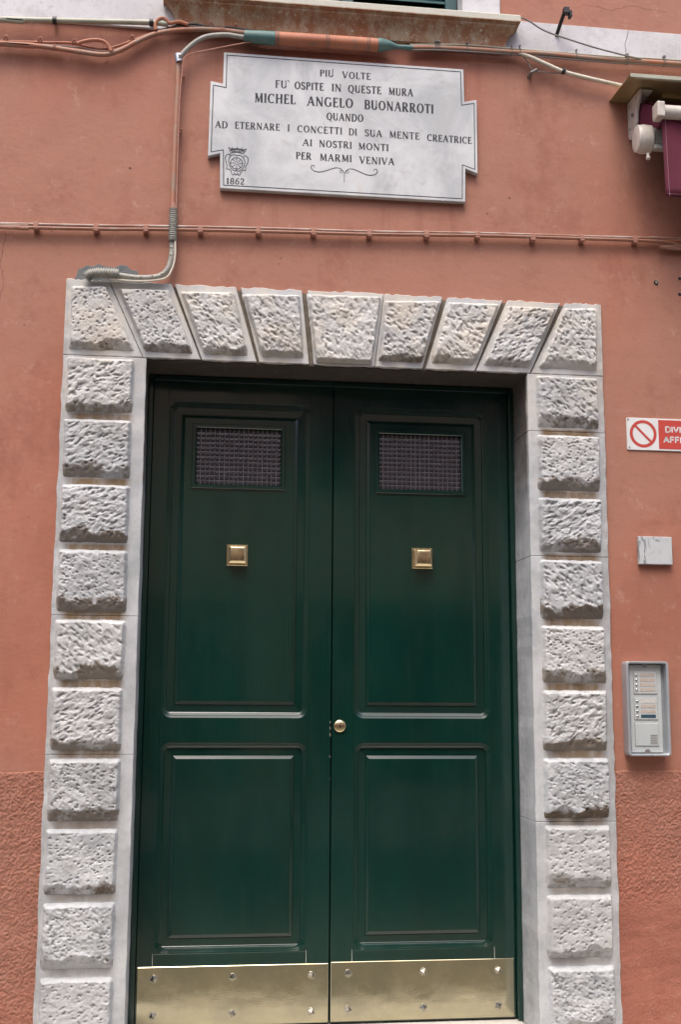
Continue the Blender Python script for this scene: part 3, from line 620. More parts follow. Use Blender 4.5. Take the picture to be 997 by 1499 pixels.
def leaf(side, label):
    L = -1 if side == 'l' else 1
    xa, xb = (-.7275, -.0025) if L < 0 else (.0025, .7275)
    px = (-.666, -.091) if L < 0 else (.087, .643)
    root = thing('door_leaf', label, 'door', ((xa + xb) / 2, YL, 0), 'pair of green door leaves')
    zz = [.003, .263, 1.044, 1.132, 2.391, 2.466]
    for a, b in ((xa, px[0]), (px[1], xb)): MB().box(a, b, YL, YL + .045, zz[0], zz[5]).build('stile', green, root, bevel=.002, segs=2)
    for a, b in ((0, 1), (2, 3), (4, 5)): MB().box(px[0] + .0004, px[1] - .0004, YL + .0004, YL + .045, zz[a], zz[b]).build('rail', green, root, bevel=.0008)
    panel('lower_panel', px[0], px[1], zz[1], zz[2], root)
    # upper panel: rings stop at the field, field is built round the vent
    up = panel('upper_panel', px[0], px[1], zz[3], zz[4], root, hole=True)
    fx0, fx1, fz0, fz1 = px[0] + .0665, px[1] - .0665, zz[3] + .0665, zz[4] - .0665
    c = (fx0 + fx1) / 2 - (.004 if L < 0 else .003); vx0, vx1, vz0, vz1 = c - .170, c + .170, 2.055, 2.284
    yf = YL + .0075
    me = cells([fx0, vx0, vx1, fx1], [fz0, vz0, vz1, fz1], lambda i, j: not (i == 1 and j == 1), yf, yf + .018)
    me.build('panel_field', green, up)
    vf = MB().rings([[(a, y, b) for a, b in ((vx0 - o_, vz0 - o_), (vx1 + o_, vz0 - o_), (vx1 + o_, vz1 + o_), (vx0 - o_, vz1 + o_))] for o_, y in ((.0175, yf + .001), (.0175, yf - .006), (.0155, yf - .008), (.004, yf - .008), (.001, yf - .005), (0, yf + .006))], cap=False).build('vent_frame', green, up)
    # cast wired glass: pillowed cells and an embedded wire grid
    nx, nz = 18, 12; sx, sz = (vx1 - vx0 + .004) / nx, (vz1 - vz0 + .004) / nz; q = 5
    X, Z = np.meshgrid(np.arange(nx * q + 1) / q, np.arange(nz * q + 1) / q)
    Y = yf + .010 - .0020 * (np.abs(np.sin(pi * X)) ** .7 * np.abs(np.sin(pi * Z)) ** .7) + .0012 * (fbm(X * .9, Z * .9, 5) - .5)
    w_ = nx * q + 1
    g = link('wired_glass', mesh('wired_glass', np.stack([vx0 - .002 + X * sx, Y, vz0 - .002 + Z * sz], -1).reshape(-1, 3).tolist(), [(j * w_ + i, j * w_ + i + 1, (j + 1) * w_ + i + 1, (j + 1) * w_ + i) for j in range(nz * q) for i in range(w_ - 1)], True), glass_m, up)
    mb = MB(); rr = random.Random(side)
    for i in range(1, nx):
        x = vx0 - .002 + i * sx + (rr.random() - .5) * .0016; t = .0005 + .0005 * rr.random(); mb.box(x - t, x + t, yf + .0076, yf + .0088, vz0 - .002, vz1 + .002)
    for i in range(1, nz):
        z = vz0 - .002 + i * sz; t = .0008; mb.box(vx0 - .002, vx1 + .002, yf + .0070, yf + .0084, z - t, z + t)
    tag(mb.build('wire_grid', wire_m, up), kind='stuff')
    # square brass knob
    kx, kz = (-.381, 1.7715) if L < 0 else (.367, 1.7745)
    sq = lambda h, y: [(kx - h, y, kz - h), (kx + h, y, kz - h), (kx + h, y, kz + h), (kx - h, y, kz + h)]
    kn = MB().rings([sq(.042, yf), sq(.042, yf - .005), sq(.0405, yf - .0065)]).build('knob_plate', brass_knob, root)
    MB().rings([sq(.0345, yf - .0066), sq(.0345, yf - .012), sq(.030, yf - .014), sq(.030, yf - .026), sq(.0345, yf - .029), sq(.0345, yf - .033), sq(.0265, yf - .0400), sq(.0255, yf - .0404), sq(.018, yf - .0418), sq(.009, yf - .0426)]).build('knob', brass_knob, root, smooth=True, angle=.35)
    # kick plate, slightly uneven, with pyramid studs
    p0, p1 = (-.7215, -.0045) if L < 0 else (.0050, .7200); pz0, pz1 = (.006, .2185) if L < 0 else (.0075, .2225)
    nx, nz = 40, 14; X, Z = np.meshgrid(np.r_[p0, np.linspace(p0 + .0018, p1 - .0018, nx - 2), p1], np.r_[pz0, np.linspace(pz0 + .0018, pz1 - .0018, nz - 2), pz1])
    Y = YL - .0034 - .0014 * (fbm(X * 4.2 + 3, Z * 5, 9 + L, 2) - .5)
    Y[0] += .0013; Y[-1] += .0013; Y[:, 0] += .0013; Y[:, -1] += .0013
    vs = np.stack([X, Y, Z], -1).reshape(-1, 3).tolist(); fs = [(j * nx + i, j * nx + i + 1, (j + 1) * nx + i + 1, (j + 1) * nx + i) for j in range(nz - 1) for i in range(nx - 1)]
    rim = [i for i in range(nx)] + [j * nx + nx - 1 for j in range(1, nz)] + [(nz - 1) * nx + i for i in range(nx - 2, -1, -1)] + [j * nx for j in range(nz - 2, 0, -1)]
    b0 = len(vs); m_ = len(rim); vs += [(vs[i][0], YL - .0002, vs[i][2]) for i in rim] + [vs[i] for i in rim]
    fs += [(b0 + m_ + i, b0 + i, b0 + (i + 1) % m_, b0 + m_ + (i + 1) % m_) for i in range(m_)]
    kp = link('kick_plate', mesh('kick_plate', vs, fs, False), brass, root)
    for q_, p_ in enumerate(kp.data.polygons[:(nx - 1) * (nz - 1)]): p_.use_smooth = 0 < q_ % (nx - 1) < nx - 2 and 0 < q_ // (nx - 1) < nz - 2
    ed = {tuple(sorted((r0, r1))) for r0, r1 in [(1 * nx + i, 1 * nx + i + 1) for i in range(nx - 1)] + [((nz - 2) * nx + i, (nz - 2) * nx + i + 1) for i in range(nx - 1)]}
    for e_ in kp.data.edges:
        if tuple(sorted(e_.vertices)) in ed: e_.use_edge_sharp = True
    sx_ = (-.660, -.366, -.069) if L < 0 else (.0715, .3625, .656)
    sm_ = MB().cyl((0, 0, 0), (0, -1, 0), .0155, .0145, .0015, 16)
    sm_.rings([[(.0142 * cos(a), -.0016, .0142 * sin(a)) for a in (0, pi / 2, pi, 1.5 * pi)], [(.0132 * cos(a), -.0045, .0132 * sin(a)) for a in (0, pi / 2, pi, 1.5 * pi)], [(.0006 * cos(a), -.0155, .0006 * sin(a)) for a in (0, pi / 2, pi, 1.5 * pi)]])
    first = None
    for x in sx_:
        for z in (.178, .048):
            zz_ = z + (.002 if L > 0 else -.002)
            if not first: first = sm_.build('stud', steel, kp, at=(x, YL - .0036, zz_)); s2 = first
            else: s2 = link('stud', first.data, None, kp, at=(x, YL - .0036, zz_))
            s2.rotation_euler.y = (rnd.random() - .5) * 1.2
    # paint splits where the bottom rail meets the stiles
    for x in (px[0] - .001, px[1] + .001):
        MB().prism([(x - .0007, .222), (x + .0009, .222), (x + .0004, .268), (x - .0006, .264)], YL - .0006, YL + .002).build('paint_split', card_w, root)
    if L < 0:
        for z, h in ((1.115, .010), (1.09, .012), (1.065, .014), (.985, .006), (.90, .004)): MB().prism([(-.0045, z), (-.0030, z), (-.0030, z + h), (-.0050, z + h * .9)], YL - .0008, YL + .004).build('paint_chip', card, root)
    if L > 0:
        lk = MB().cyl((.034, YL, 1.105), (0, -1, 0), .0245, .0240, .005, 32).cyl((.034, YL - .005, 1.105), (0, -1, 0), .0225, .018, .0035, 32).build('lock_cylinder', brass_knob, root, smooth=True)
        MB().cyl((.034, YL - .0086, 1.107), (0, -1, 0), .0030, .0030, .0008, 12).box(.0328, .0352, YL - .0094, YL - .0086, 1.097, 1.107).build('keyhole', dark, lk)
    return root
leaf('l', 'green door leaf with square brass knob and no lock, hung on the plaque-emblem side')
leaf('r', 'green door leaf carrying the round brass lock beside the centre gap')

# ================================================================ PLAQUE
PL = thing('memorial_plaque', 'white marble memorial plaque with dark carved Italian lettering above the doorway', 'plaque', (.01, .015, 3.48))
po = [(-.486, 3.196), (.503, 3.198), (.505, 3.341), (.5555, 3.323), (.5555, 3.645), (.504, 3.632), (.501, 3.775), (-.483, 3.774), (-.4835, 3.638), (-.5335, 3.646), (-.5365, 3.327), (-.489, 3.341)]
MB().prism(po, -.010, .0155).build('marble_slab', plaque_m, PL, bevel=.0025, segs=2)
YP = -.0105
def ribbon(mb, pts, w0, w1=None, y=YP):
    """flat engraved stroke, width may vary along it"""
    P = [np.array(p, float) for p in pts]; n = len(P); w1 = w0 if w1 is None else w1; a = []; b = []
    for i, p in enumerate(P):
        t = P[min(i + 1, n - 1)] - P[max(i - 1, 0)]; t = t / (np.linalg.norm(t) + 1e-9); q = np.array([-t[1], t[0]])
        ww = (w0(i / (n - 1)) if callable(w0) else w0 + (w1 - w0) * i / (n - 1)) / 2
        a.append(p + q * ww); b.append(p - q * ww)
    vs = [(p[0], y, p[1]) for p in a] + [(p[0], y, p[1]) for p in b]
    return mb.add(vs, [(i, i + n, i + n + 1, i + 1) for i in range(n - 1)])
bord = [(-.472, 3.209), (.490, 3.211), (.492, 3.357), (.544, 3.340), (.544, 3.628), (.491, 3.616), (.489, 3.763), (-.4705, 3.762), (-.471, 3.622), (-.5215, 3.629), (-.5245, 3.345), (-.476, 3.357)]
mb = MB()
for i in range(12): ribbon(mb, [bord[i], bord[(i + 1) % 12]], .0034)
mb.build('border_line', ink, PL)
TK, TN = .19, .085
def glyph(ch):
    S = []       # strokes: (pts, w0, w1)
    def st(x0, z0, x1, z1, w): S.append(([(x0, z0), (x1, z1)], w, w))
    def se(x, z, l=.13): st(x - l, z + (.025 if z < .5 else -.025), x + l, z + (.025 if z < .5 else -.025), .05)
    def arc(cx, cz, rx, rz, a0, a1, n=14, hv=True):
        pts = [(cx + rx * cos(R(a0 + (a1 - a0) * i / n)), cz + rz * sin(R(a0 + (a1 - a0) * i / n))) for i in range(n + 1)]
        S.append((pts, lambda t: TN + (TK - TN) * abs(cos(R(a0 + (a1 - a0) * t))) ** 1.3, None))
    w = .6
    if ch == 'I': w = .28; st(.14, 0, .14, 1, TK); se(.14, 0); se(.14, 1)
    elif ch == 'A': w = .80; st(.08, 0, .40, 1, TN + .02); st(.40, 1, .70, 0, TK); st(.2, .36, .60, .36, TN); se(.08, 0, .11); se(.71, 0, .12)
    elif ch == 'V': w = .78; st(.08, 1, .39, 0, TK); st(.39, 0, .70, 1, TN + .02); se(.08, 1, .12); se(.70, 1, .11)
    elif ch == 'M': w = .92; st(.14, 0, .17, 1, TN + .02); st(.17, 1, .46, .08, TK); st(.46, .08, .75, 1, TN); st(.75, 1, .78, 0, TK); se(.14, 0, .11); se(.79, 0, .12); se(.13, 1, .07); se(.79, 1, .07)
    elif ch == 'N': w = .82; st(.14, 0, .14, 1, TN + .02); st(.12, 1, .68, 0, TK); st(.68, 0, .68, 1, TN + .02); se(.14, 0, .11); se(.68, 1, .11); se(.10, 1, .07)
    elif ch == 'E': w = .60; st(.15, 0, .15, 1, TK); st(.05, .025, .54, .025, TN); st(.05, .975, .52, .975, TN); st(.15, .52, .42, .52, TN); st(.54, 0, .545, .2, TN); st(.51, 1, .515, .82, TN); st(.42, .42, .42, .62, TN * .8)
    elif ch == 'F': w = .56; st(.15, 0, .15, 1, TK); se(.15, 0); st(.05, .975, .52, .975, TN); st(.15, .52, .42, .52, TN); st(.51, 1, .515, .8, TN); st(.42, .42, .42, .62, TN * .8)
    elif ch == 'L': w = .56; st(.15, 0, .15, 1, TK); se(.15, 1); st(.05, .025, .52, .025, TN); st(.52, 0, .53, .22, TN)
    elif ch == 'T': w = .66; st(.33, 0, .33, 1, TK); se(.33, 0); st(.04, .975, .62, .975, TN); st(.05, 1, .045, .8, TN); st(.61, 1, .615, .8, TN)
    elif ch == 'H': w = .78; st(.15, 0, .15, 1, TK); st(.63, 0, .63, 1, TK); st(.15, .52, .63, .52, TN); [se(a, b) for a in (.15, .63) for b in (0, 1)]
    elif ch == 'U': w = .76; st(.15, .32, .15, 1, TK); arc(.38, .32, .23, .30, 180, 360); st(.61, .32, .61, 1, TN + .02); se(.15, 1); se(.61, 1, .11)
    elif ch in 'OQ':
        w = .82; arc(.41, .5, .31, .47, 0, 360, 26)
        if ch == 'Q': S.append(([(.40, .08), (.55, -.08), (.75, -.22)], TK * .7, TN))
    elif ch == 'C': w = .74; arc(.42, .5, .32, .47, 48, 312, 20); st(.64, .98, .64, .72, TN); 
    elif ch == 'G': w = .80; arc(.42, .5, .32, .47, 50, 300, 20); st(.66, .98, .66, .74, TN); st(.66, .06, .66, .42, TK); se(.66, .44, .11)
    elif ch == 'D': w = .80; st(.15, 0, .15, 1, TK); st(.04, .025, .34, .025, TN); st(.04, .975, .34, .975, TN); arc(.33, .5, .37, .475, -90, 90, 16)
    elif ch in 'PRB':
        w = {'P': .64, 'R': .76, 'B': .68}[ch]; st(.15, 0, .15, 1, TK); st(.04, .975, .36, .975, TN); arc(.34, .745, .20, .23, -90, 90, 12); st(.15, .515, .36, .515, TN)
        if ch == 'B': arc(.34, .27, .24, .245, -90, 90, 12); st(.04, .025, .36, .025, TN)
        else: se(.15, 0)
        if ch == 'R': st(.34, .50, .64, .0, TK); se(.66, 0, .09)
    elif ch == 'S': 
        w = .58; arc(.29, .735, .19, .235, 25, 270, 14); S.append(([(.27, .515), (.34, .49)], TK, TK)); arc(.29, .265, .21, .24, 90, -155, 14); st(.48, .96, .48, .76, TN); st(.09, .04, .09, .26, TN)
    elif ch == '1': w = .40; st(.2, 0, .2, 1, TK * 1.15); se(.2, 0, .15); st(.06, .86, .2, .98, TN)
    elif ch == '8': w = .60; arc(.3, .73, .18, .24, 0, 360, 18); arc(.3, .26, .22, .25, 0, 360, 18)
    elif ch == '6': w = .60; arc(.3, .31, .21, .29, 0, 360, 18); S.append(([(.11, .36), (.14, .62), (.24, .86), (.42, .97)], TK, TN)); S.append(([(.42, .97), (.5, .86)], TK * .7, TK * .7))
    elif ch == '2': w = .60; arc(.3, .72, .19, .25, 170, -50, 14); S.append(([(.42, .53), (.22, .25), (.1, .04)], TK * .8, TN)); st(.09, .05, .5, .05, TK * .7); st(.5, 0, .53, .2, TN)
    return S, w
CAPS = {3.6: .0325, 3.56: .040}
capof = lambda z: .0290 if z > 3.66 else .0325 if z > 3.6 else .040 if z > 3.54 else .0315 if z > 3.48 else .0292 if z > 3.42 else .0292 if z > 3.36 else .0300 if z > 3.3 else .0256
lines = {}
for word, a, b in WORDS: lines.setdefault(round(capof(a[1]), 4) + round(a[1], 1) * 100, []).append((word, a, b))
for key in lines:
    for word, (x0, z0), (x1, z1) in lines[key]:
        cap = capof(z0); gl = [glyph(ch) for ch in word]; tot = sum(g[1] for g in gl) + .10 * (len(gl) - 1); sx = (x1 - x0) / tot; x = 0
        for (S, w) in gl:
            jz = (rnd.random() - .5) * .0006; mb = MB()
            for ii, (pts, w0, w1) in enumerate(S):
                tr = [(x0 + (x + px) * sx, z0 + (z1 - z0) * (x + px) / tot + pz * cap + jz) for px, pz in pts]
                k_ = cap * 1.05
                f0 = (lambda t, w0=w0: w0(t) * k_) if callable(w0) else w0 * k_
                ribbon(mb, tr, f0, None if callable(w0) else w1 * k_, YP - .00002 * (ii % 6))
            mb.build('letter', ink, PL)
            x += w + .10
        mb = MB()
        if word == 'FU':  ribbon(mb, [(x1 + .003, z1 + .036), (x1 + .010, z1 + .027)], .005, .0015)
        if word == 'PIU': ribbon(mb, [(x1 - .005, z1 + .0345), (x1 - .001, z1 + .0345)], .004, .003)
        if mb.v: mb.build('accent', ink, PL)
def spline(pts, n=6):
    P = [np.array(p, float) for p in pts]; Q_ = []
    for i in range(len(P) - 1):
        p0, p1, p2, p3 = P[max(i - 1, 0)], P[i], P[i + 1], P[min(i + 2, len(P) - 1)]
        for k_ in range(n):
            t = k_ / n; Q_.append(.5 * (2 * p1 + (p2 - p0) * t + (2 * p0 - 5 * p1 + 4 * p2 - p3) * t * t + (3 * p1 - p0 - 3 * p2 + p3) * t ** 3))
    return Q_ + [P[-1]]
mb = MB()
lf = [(-.1135, 3.3060), (-.1130, 3.3120), (-.1180, 3.3155), (-.1250, 3.3120), (-.1255, 3.3030), (-.1180, 3.2940), (-.1030, 3.2890), (-.0858, 3.2890), (-.0584, 3.2985), (-.031, 3.3092), (-.012, 3.3095), (.001, 3.3010), (.0077, 3.2870)]
ribbon(mb, spline(lf), lambda t: .0016 + .0018 * math.sin(pi * t))
ribbon(mb, spline([(.0154 - x, z) if 0 else (.0160 - x, z - .0008) for x, z in lf]), lambda t: .0016 + .0018 * math.sin(pi * t), y=YP - .0001)
for cx in (-.0045, .0205): ribbon(mb, [(cx + .0055 * cos(R(a)), 3.2960 + .0055 * sin(R(a))) for a in range(0, 361, 24)], .0016, y=YP - .0002)
for i in range(6): ribbon(mb, [(.0080, 3.287 - i * .0062), (.0083, 3.2825 - i * .0062)], .0030, .0018, y=YP - .0003)
mb.build('flourish', ink, PL)
# emblem: crown over a scrolled shield with a spoked wheel (pixel box 55x70 of a close view -> metres)
def cr(px, py): return (-.4233 + (px - 468) * .0001485, 3.3047 - (py - 605) * .0001500)
mb = MB(); wl = .0027
ribbon(mb, [cr(468 + 165 * cos(R(a)), 615 + 160 * sin(R(a))) for a in range(0, 361, 15)], wl)
ribbon(mb, [cr(468 + 42 * cos(R(a)), 605 + 40 * sin(R(a))) for a in range(0, 361, 30)], .0016)
for k_ in range(8):
    a = R(45 * k_); ribbon(mb, [cr(468 + 62 * cos(a), 607 + 60 * sin(a)), cr(468 + 118 * cos(a), 610 + 115 * sin(a))], .0016, .0030, y=YP - .0001)
    ribbon(mb, [cr(468 + 130 * cos(a), 612 + 128 * sin(a)), cr(468 + 160 * cos(a), 615 + 156 * sin(a))], .0040, .0040, y=YP - .0001)
ribbon(mb, spline([cr(*p) for p in ((470, 800), (460, 825), (420, 825), (330, 765), (275, 660), (258, 560), (275, 470), (330, 400), (400, 378), (440, 385), (478, 402), (520, 385), (570, 385), (640, 440), (685, 540), (682, 640), (640, 740), (580, 800), (520, 830), (485, 820), (470, 760))]), wl, y=YP - .00015)
ribbon(mb, spline([cr(*p) for p in ((262, 400), (300, 385), (270, 368), (215, 378), (172, 440), (172, 520), (198, 610), (215, 700), (208, 790), (270, 785), (335, 850), (345, 910), (375, 940), (415, 925), (425, 890), (445, 930), (475, 930), (510, 890), (520, 935), (560, 935), (580, 880), (630, 810), (660, 790), (715, 800), (710, 700), (750, 620), (775, 520), (765, 440), (720, 390), (670, 395), (655, 425))]), wl, y=YP - .0002)
ribbon(mb, spline([cr(*p) for p in ((310, 345), (380, 315), (470, 300), (560, 312), (625, 340))]), .0032, y=YP - .00025)
ribbon(mb, spline([cr(*p) for p in ((300, 260), (380, 222), (480, 210), (580, 222), (665, 262))]), .0060, y=YP - .0003)
for a, b in (((312, 345), (250, 175)), ((640, 345), (730, 180)), ((340, 300), (350, 160)), ((475, 230), (485, 145)), ((600, 280), (610, 160)), ((295, 250), (330, 235)), ((400, 290), (400, 220)), ((540, 290), (545, 220)), ((265, 190), (340, 215)), ((710, 205), (630, 215))): ribbon(mb, [cr(*a), cr(*b)], .0030, .0022, y=YP - .00035)
ribbon(mb, spline([cr(*p) for p in ((335, 305), (400, 275), (475, 265), (550, 272), (610, 300))]), .0020, y=YP - .0004)
mb.build('carved_emblem', ink, PL)

# ================================================================ SMALL WALL FIXTURES
sg = thing('no_posting_sign', 'white and red plastic prohibition sign screwed to the terracotta wall', 'sign', (1.37, .012, 2.268))
sgn_p = MB().rings([rrect(1.159, 1.62, 2.2015, 2.333, .006, .015), rrect(1.159, 1.62, 2.2015, 2.333, .006, .0105), rrect(1.160, 1.619, 2.2025, 2.332, .005, .0098)]).build('sign_plate', sign_w, sg)
MB().prism([(1.2915, 2.2085), (1.612, 2.2085), (1.612, 2.3275), (1.2915, 2.3275)], .0092, .0097).build('red_field', sign_r, sg)
ribr = [(1.227 + .050 * cos(R(a)), 2.268 + .050 * sin(R(a))) for a in range(0, 361, 10)]
mb = MB(); ribbon(mb, ribr, .0125, y=.0094); ribbon(mb, [(1.227 - .034, 2.268 + .034), (1.227 + .034, 2.268 - .034)], .0095, y=.0092); mb.build('ban_symbol', sign_r, sg)
def sans(text, x, z, h, y, w):
    G = {'D': [[(0, 0), (0, 1), (.35, 1), (.58, .8), (.62, .5), (.58, .2), (.35, 0), (0, 0)]], 'I': [[(0, 0), (0, 1)]], 'V': [[(0, 1), (.3, 0), (.6, 1)]], 'E': [[(.5, 0), (0, 0), (0, 1), (.5, 1)], [(0, .5), (.44, .5)]], 'T': [[(.28, 0), (.28, 1)], [(0, 1), (.56, 1)]],
         'O': [[(.33 + .33 * cos(R(a)), .5 + .5 * sin(R(a))) for a in range(0, 361, 24)]], 'A': [[(0, 0), (.32, 1), (.64, 0)], [(.12, .33), (.52, .33)]], 'F': [[(0, 0), (0, 1), (.48, 1)], [(0, .5), (.42, .5)]],
         'S': [[(.54, .82), (.42, .98), (.2, .98), (.05, .84), (.08, .64), (.46, .42), (.54, .2), (.42, .03), (.16, .02), (.02, .2)]], 'N': [[(0, 0), (0, 1), (.5, 0), (.5, 1)]]}
    WX = {'D': 1.38, 'V': 1.42, 'A': 1.45, 'F': 1.3, 'E': 1.25, 'T': 1.3, 'O': 1.35, 'S': 1.3, 'N': 1.4}
    G = {c: [[(px * WX.get(c, 1), pz) for px, pz in s] for s in v] for c, v in G.items()}
    for ch in text:
        if ch == ' ': x += .30 * h; continue
        m = max(p[0] for s in G[ch] for p in s); mb = MB()
        for q, s in enumerate(G[ch]): 
            for a, b in zip(s, s[1:]):
                d = math.hypot(b[0] - a[0], b[1] - a[1]); e_ = .05 / d
                ribbon(mb, [(x + (a[0] - (b[0] - a[0]) * e_) * h, z + (a[1] - (b[1] - a[1]) * e_ + 0) * h), (x + (b[0] + (b[0] - a[0]) * e_) * h, z + (b[1] + (b[1] - a[1]) * e_) * h)], w, y=y)
        mb.build('letter', sign_w, sg)
        x += (m + .36) * h
sans('DIVIETO DI', 1.3225, 2.2785, .0215, .0089, .0056); sans('AFFISSIONE', 1.3130, 2.2365, .0215, .0089, .0056)
scr = MB().cyl((0, 0, 0), (0, -1, 0), .0042, .0036, .002, 12).build('screw', metal_m, sg, at=(1.1655, .0098, 2.3265)); link('screw', scr.data, None, sg, at=(1.1675, .0098, 2.212))
tag(MB().box(1.1875, 1.3235, -.006, .0155, 1.741, 1.8505).build('marble_tile', tile_m, bevel=.0015), 'small blank square of grey veined marble fixed to the wall between sign and intercom', 'tile')

ic = thing('intercom', 'grey aluminium intercom panel with eight call buttons under a rain hood', 'intercom', (1.195, .015, 1.18))
x0, x1, z0, z1 = 1.108, 1.277, 1.003, 1.361
MB().rings([rrect(x0, x1, z0, z1, .013, .016), rrect(x0, x1, z0, z1, .013, -.036), rrect(x0 + .0015, x1 - .0015, z0 + .0015, z1 - .0015, .012, -.038), rrect(x0 + .0075, x1 - .0075, z0 + .006, z1 - .006, .008, -.038), rrect(x0 + .0095, x1 - .0095, z0 + .008, z1 - .008, .007, -.036), rrect(x0 + .0105, x1 - .0105, z0 + .009, z1 - .009, .006, -.004)]).build('hood_case', alu, ic, smooth=True, angle=.4)
f0, f1 = 1.128, 1.254
fp = MB().rings([rrect(f0, f1, 1.016, 1.347, .003, -.004), rrect(f0, f1, 1.016, 1.347, .003, -.013), rrect(f0 + .001, f1 - .001, 1.017, 1.346, .003, -.014)]).build('front_plate', alu_l, ic)
def mod(a, b, c, d):
    return MB().rings([rrect(a, b, c, d, .0015, -.0142), rrect(a, b, c, d, .0015, -.0165), rrect(a + .0012, b - .0012, c + .0012, d - .0012, .001, -.0172)]).build('module', alu_l, fp)
def gapr(a, b, c, d): MB().box(a - .0012, b + .0012, -.0146, -.0139, c - .0012, d + .0012).build('module_gap', greywire, fp)
bm_ = MB().cyl((0, 0, 0), (0, -1, 0), .0050, .0048, .002, 14).sphere((0, -.002, 0), .0046, 12, 6, (1, .55, 1)).build('call_button', chrome, ic, smooth=True, at=(1.154, -.0172, 1.307))
for mi, (zt, zb) in enumerate(((1.3225, 1.2375), (1.2225, 1.1395))):
    gapr(1.144, 1.236, zb, zt); mod(1.144, 1.236, zb, zt)
    for r_ in range(4):
        z = zt - .0135 - r_ * .0188
        if mi or r_: link('call_button', bm_.data, None, ic, at=(1.154, -.0172, z))
        else: bm_.location.z = z - 1.18
        lab = MB().box(1.1685, 1.2275, -.0180, -.0170, z - .0062, z + .0062).build('name_label', [card, card, card, card, card_w, card, card, blue_l][mi * 4 + r_], ic)
gapr(1.144, 1.236, 1.041, 1.127); mod(1.144, 1.236, 1.041, 1.127)
for i in range(6): MB().box(1.203, 1.2315, -.0178, -.0170, 1.0475 + i * .0064, 1.0500 + i * .0064).build('speaker_slot', greywire, ic)
MB().cyl((1.191, -.0140, 1.3465), (0, -1, 0), .0105, .0095, .0012, 20).build('finger_notch', alu, ic); MB().cyl((1.191, -.0142, 1.0175), (0, -1, 0), .0115, .0105, .0012, 20).build('finger_notch', greywire, ic)
for z in (1.060, 1.049): MB().cyl((1.150, -.0168, z), (0, -1, 0), .0012, .0012, .0008, 8).build('microphone_hole', greywire, ic)

# plugged anchor hole and rust-ringed hole
an = thing('wall_anchor', 'grey plastic anchor stuck in a hole near the right edge of the wall', 'anchor', (1.307, .015, 2.907))
MB().cyl((1.307, .0156, 2.907), (0, -1, 0), .0105, .0085, .003, 14).build('hole_rim', dark, an); MB().cyl((1.3065, .0130, 2.9065), (0, -1, 0), .0052, .0046, .005, 12).build('plastic_plug', conduit_m, an)
tag(MB().cyl((1.409, .0156, 2.930), (0, -1, 0), .0075, .006, .0025, 12).build('drill_hole', dark), 'upper dark drill hole in the plaster at the right edge of the photo', 'hole', 'drill holes at the right edge')
tag(MB().cyl((1.407, .0156, 2.862), (0, -1, 0), .0075, .006, .0025, 12).build('drill_hole', dark), 'lower dark drill hole in the plaster at the right edge of the photo', 'hole', 'drill holes at the right edge')
tag(MB().prism([(-1.037, 2.795), (-.90, 2.79), (-.768, 2.794), (-.772, 2.82), (-.790, 2.829), (-.796, 2.846), (-.824, 2.851), (-.838, 2.866), (-.862, 2.868), (-.885, 2.856), (-.93, 2.861), (-.945, 2.868), (-.968, 2.856), (-.990, 2.860), (-1.010, 2.846), (-1.022, 2.845), (-1.027, 2.822)], .0118, .018).build('cement_patch', cement_m, bevel=.002), 'dark grey cement patch round the conduit end above the surround corner', 'cement patch')
# security bracket / small black fixture over the band
bk = thing('black_wall_fixture', 'small black fixture on a short arm standing out above the marble band', 'fixture', (.93, .0, 4.0))
MB().tube([(.905, .002, 3.965), (.912, -.05, 4.005), (.918, -.075, 4.03)], .008, 8, 3).build('arm', rubber, bk, smooth=True)
MB().box(.912, .936, -.085, -.060, 4.018, 4.046).box(.936, .948, -.082, -.055, 4.006, 4.034).build('head', rubber, bk, bevel=.002)

# ================================================================ AWNING
aw = thing('awning', 'folded maroon awning under a bronze coloured metal hood on the right wall', 'awning', (1.25, .015, 3.55))
HX = 1.130
MB().add([(HX, .015, 3.690), (3.2, .015, 3.690), (3.2, -.226, 3.678), (HX, -.226, 3.678), (HX, .015, 3.693), (3.2, .015, 3.693), (3.2, -.226, 3.681), (HX, -.226, 3.681)], [(0, 1, 2, 3), (7, 6, 5, 4), (0, 4, 5, 1), (3, 2, 6, 7), (0, 3, 7, 4), (1, 5, 6, 2)]).build('hood', hood_m, aw)
MB().box(HX, 3.2, -.229, -.2262, 3.668, 3.684).box(HX + .02, 3.2, -.2255, -.214, 3.668, 3.6705).build('hood_front_lip', conduit_g, aw, bevel=.0008)
for i, yv in enumerate((-.04, -.08)): MB().box(1.32, 3.2, yv - .008, yv, 3.672 - .004 * i, 3.684).build('hood_rib', hood_m, aw)
for (yv, xv) in ((-.02, 1.15), (-.15, 1.15)): MB().cyl((xv, yv, 3.688 - .0497 * abs(yv)), (0, 0, -1), .004, .004, .003, 8).build('rivet', metal_m, aw)
BX = 1.209
brp = [(.0148, 3.686), (.0148, 3.535), (.004, 3.520), (-.010, 3.512), (-.035, 3.520), (-.060, 3.535), (-.078, 3.560), (-.085, 3.60), (-.112, 3.640), (-.128, 3.6795)]
n = len(brp); vs = [(BX, y, z) for y, z in brp] + [(BX + .010, y, z) for y, z in brp]
br = MB().add(vs, [tuple(range(n)), tuple(range(2 * n - 1, n - 1, -1))] + [(i, i + n, (i + 1) % n + n, (i + 1) % n) for i in range(n)])
br.box(BX + .010, BX + .055, -.125, -.012, 3.672, 3.6790).box(BX + .010, BX + .05, .006, .0148, 3.56, 3.672)
br.build('wall_bracket', enamel, aw, bevel=.003, segs=2)
MB().cyl((BX - .0005, -.045, 3.605), (-1, 0, 0), .009, .007, .006, 10).build('bracket_bolt', greywire, aw)
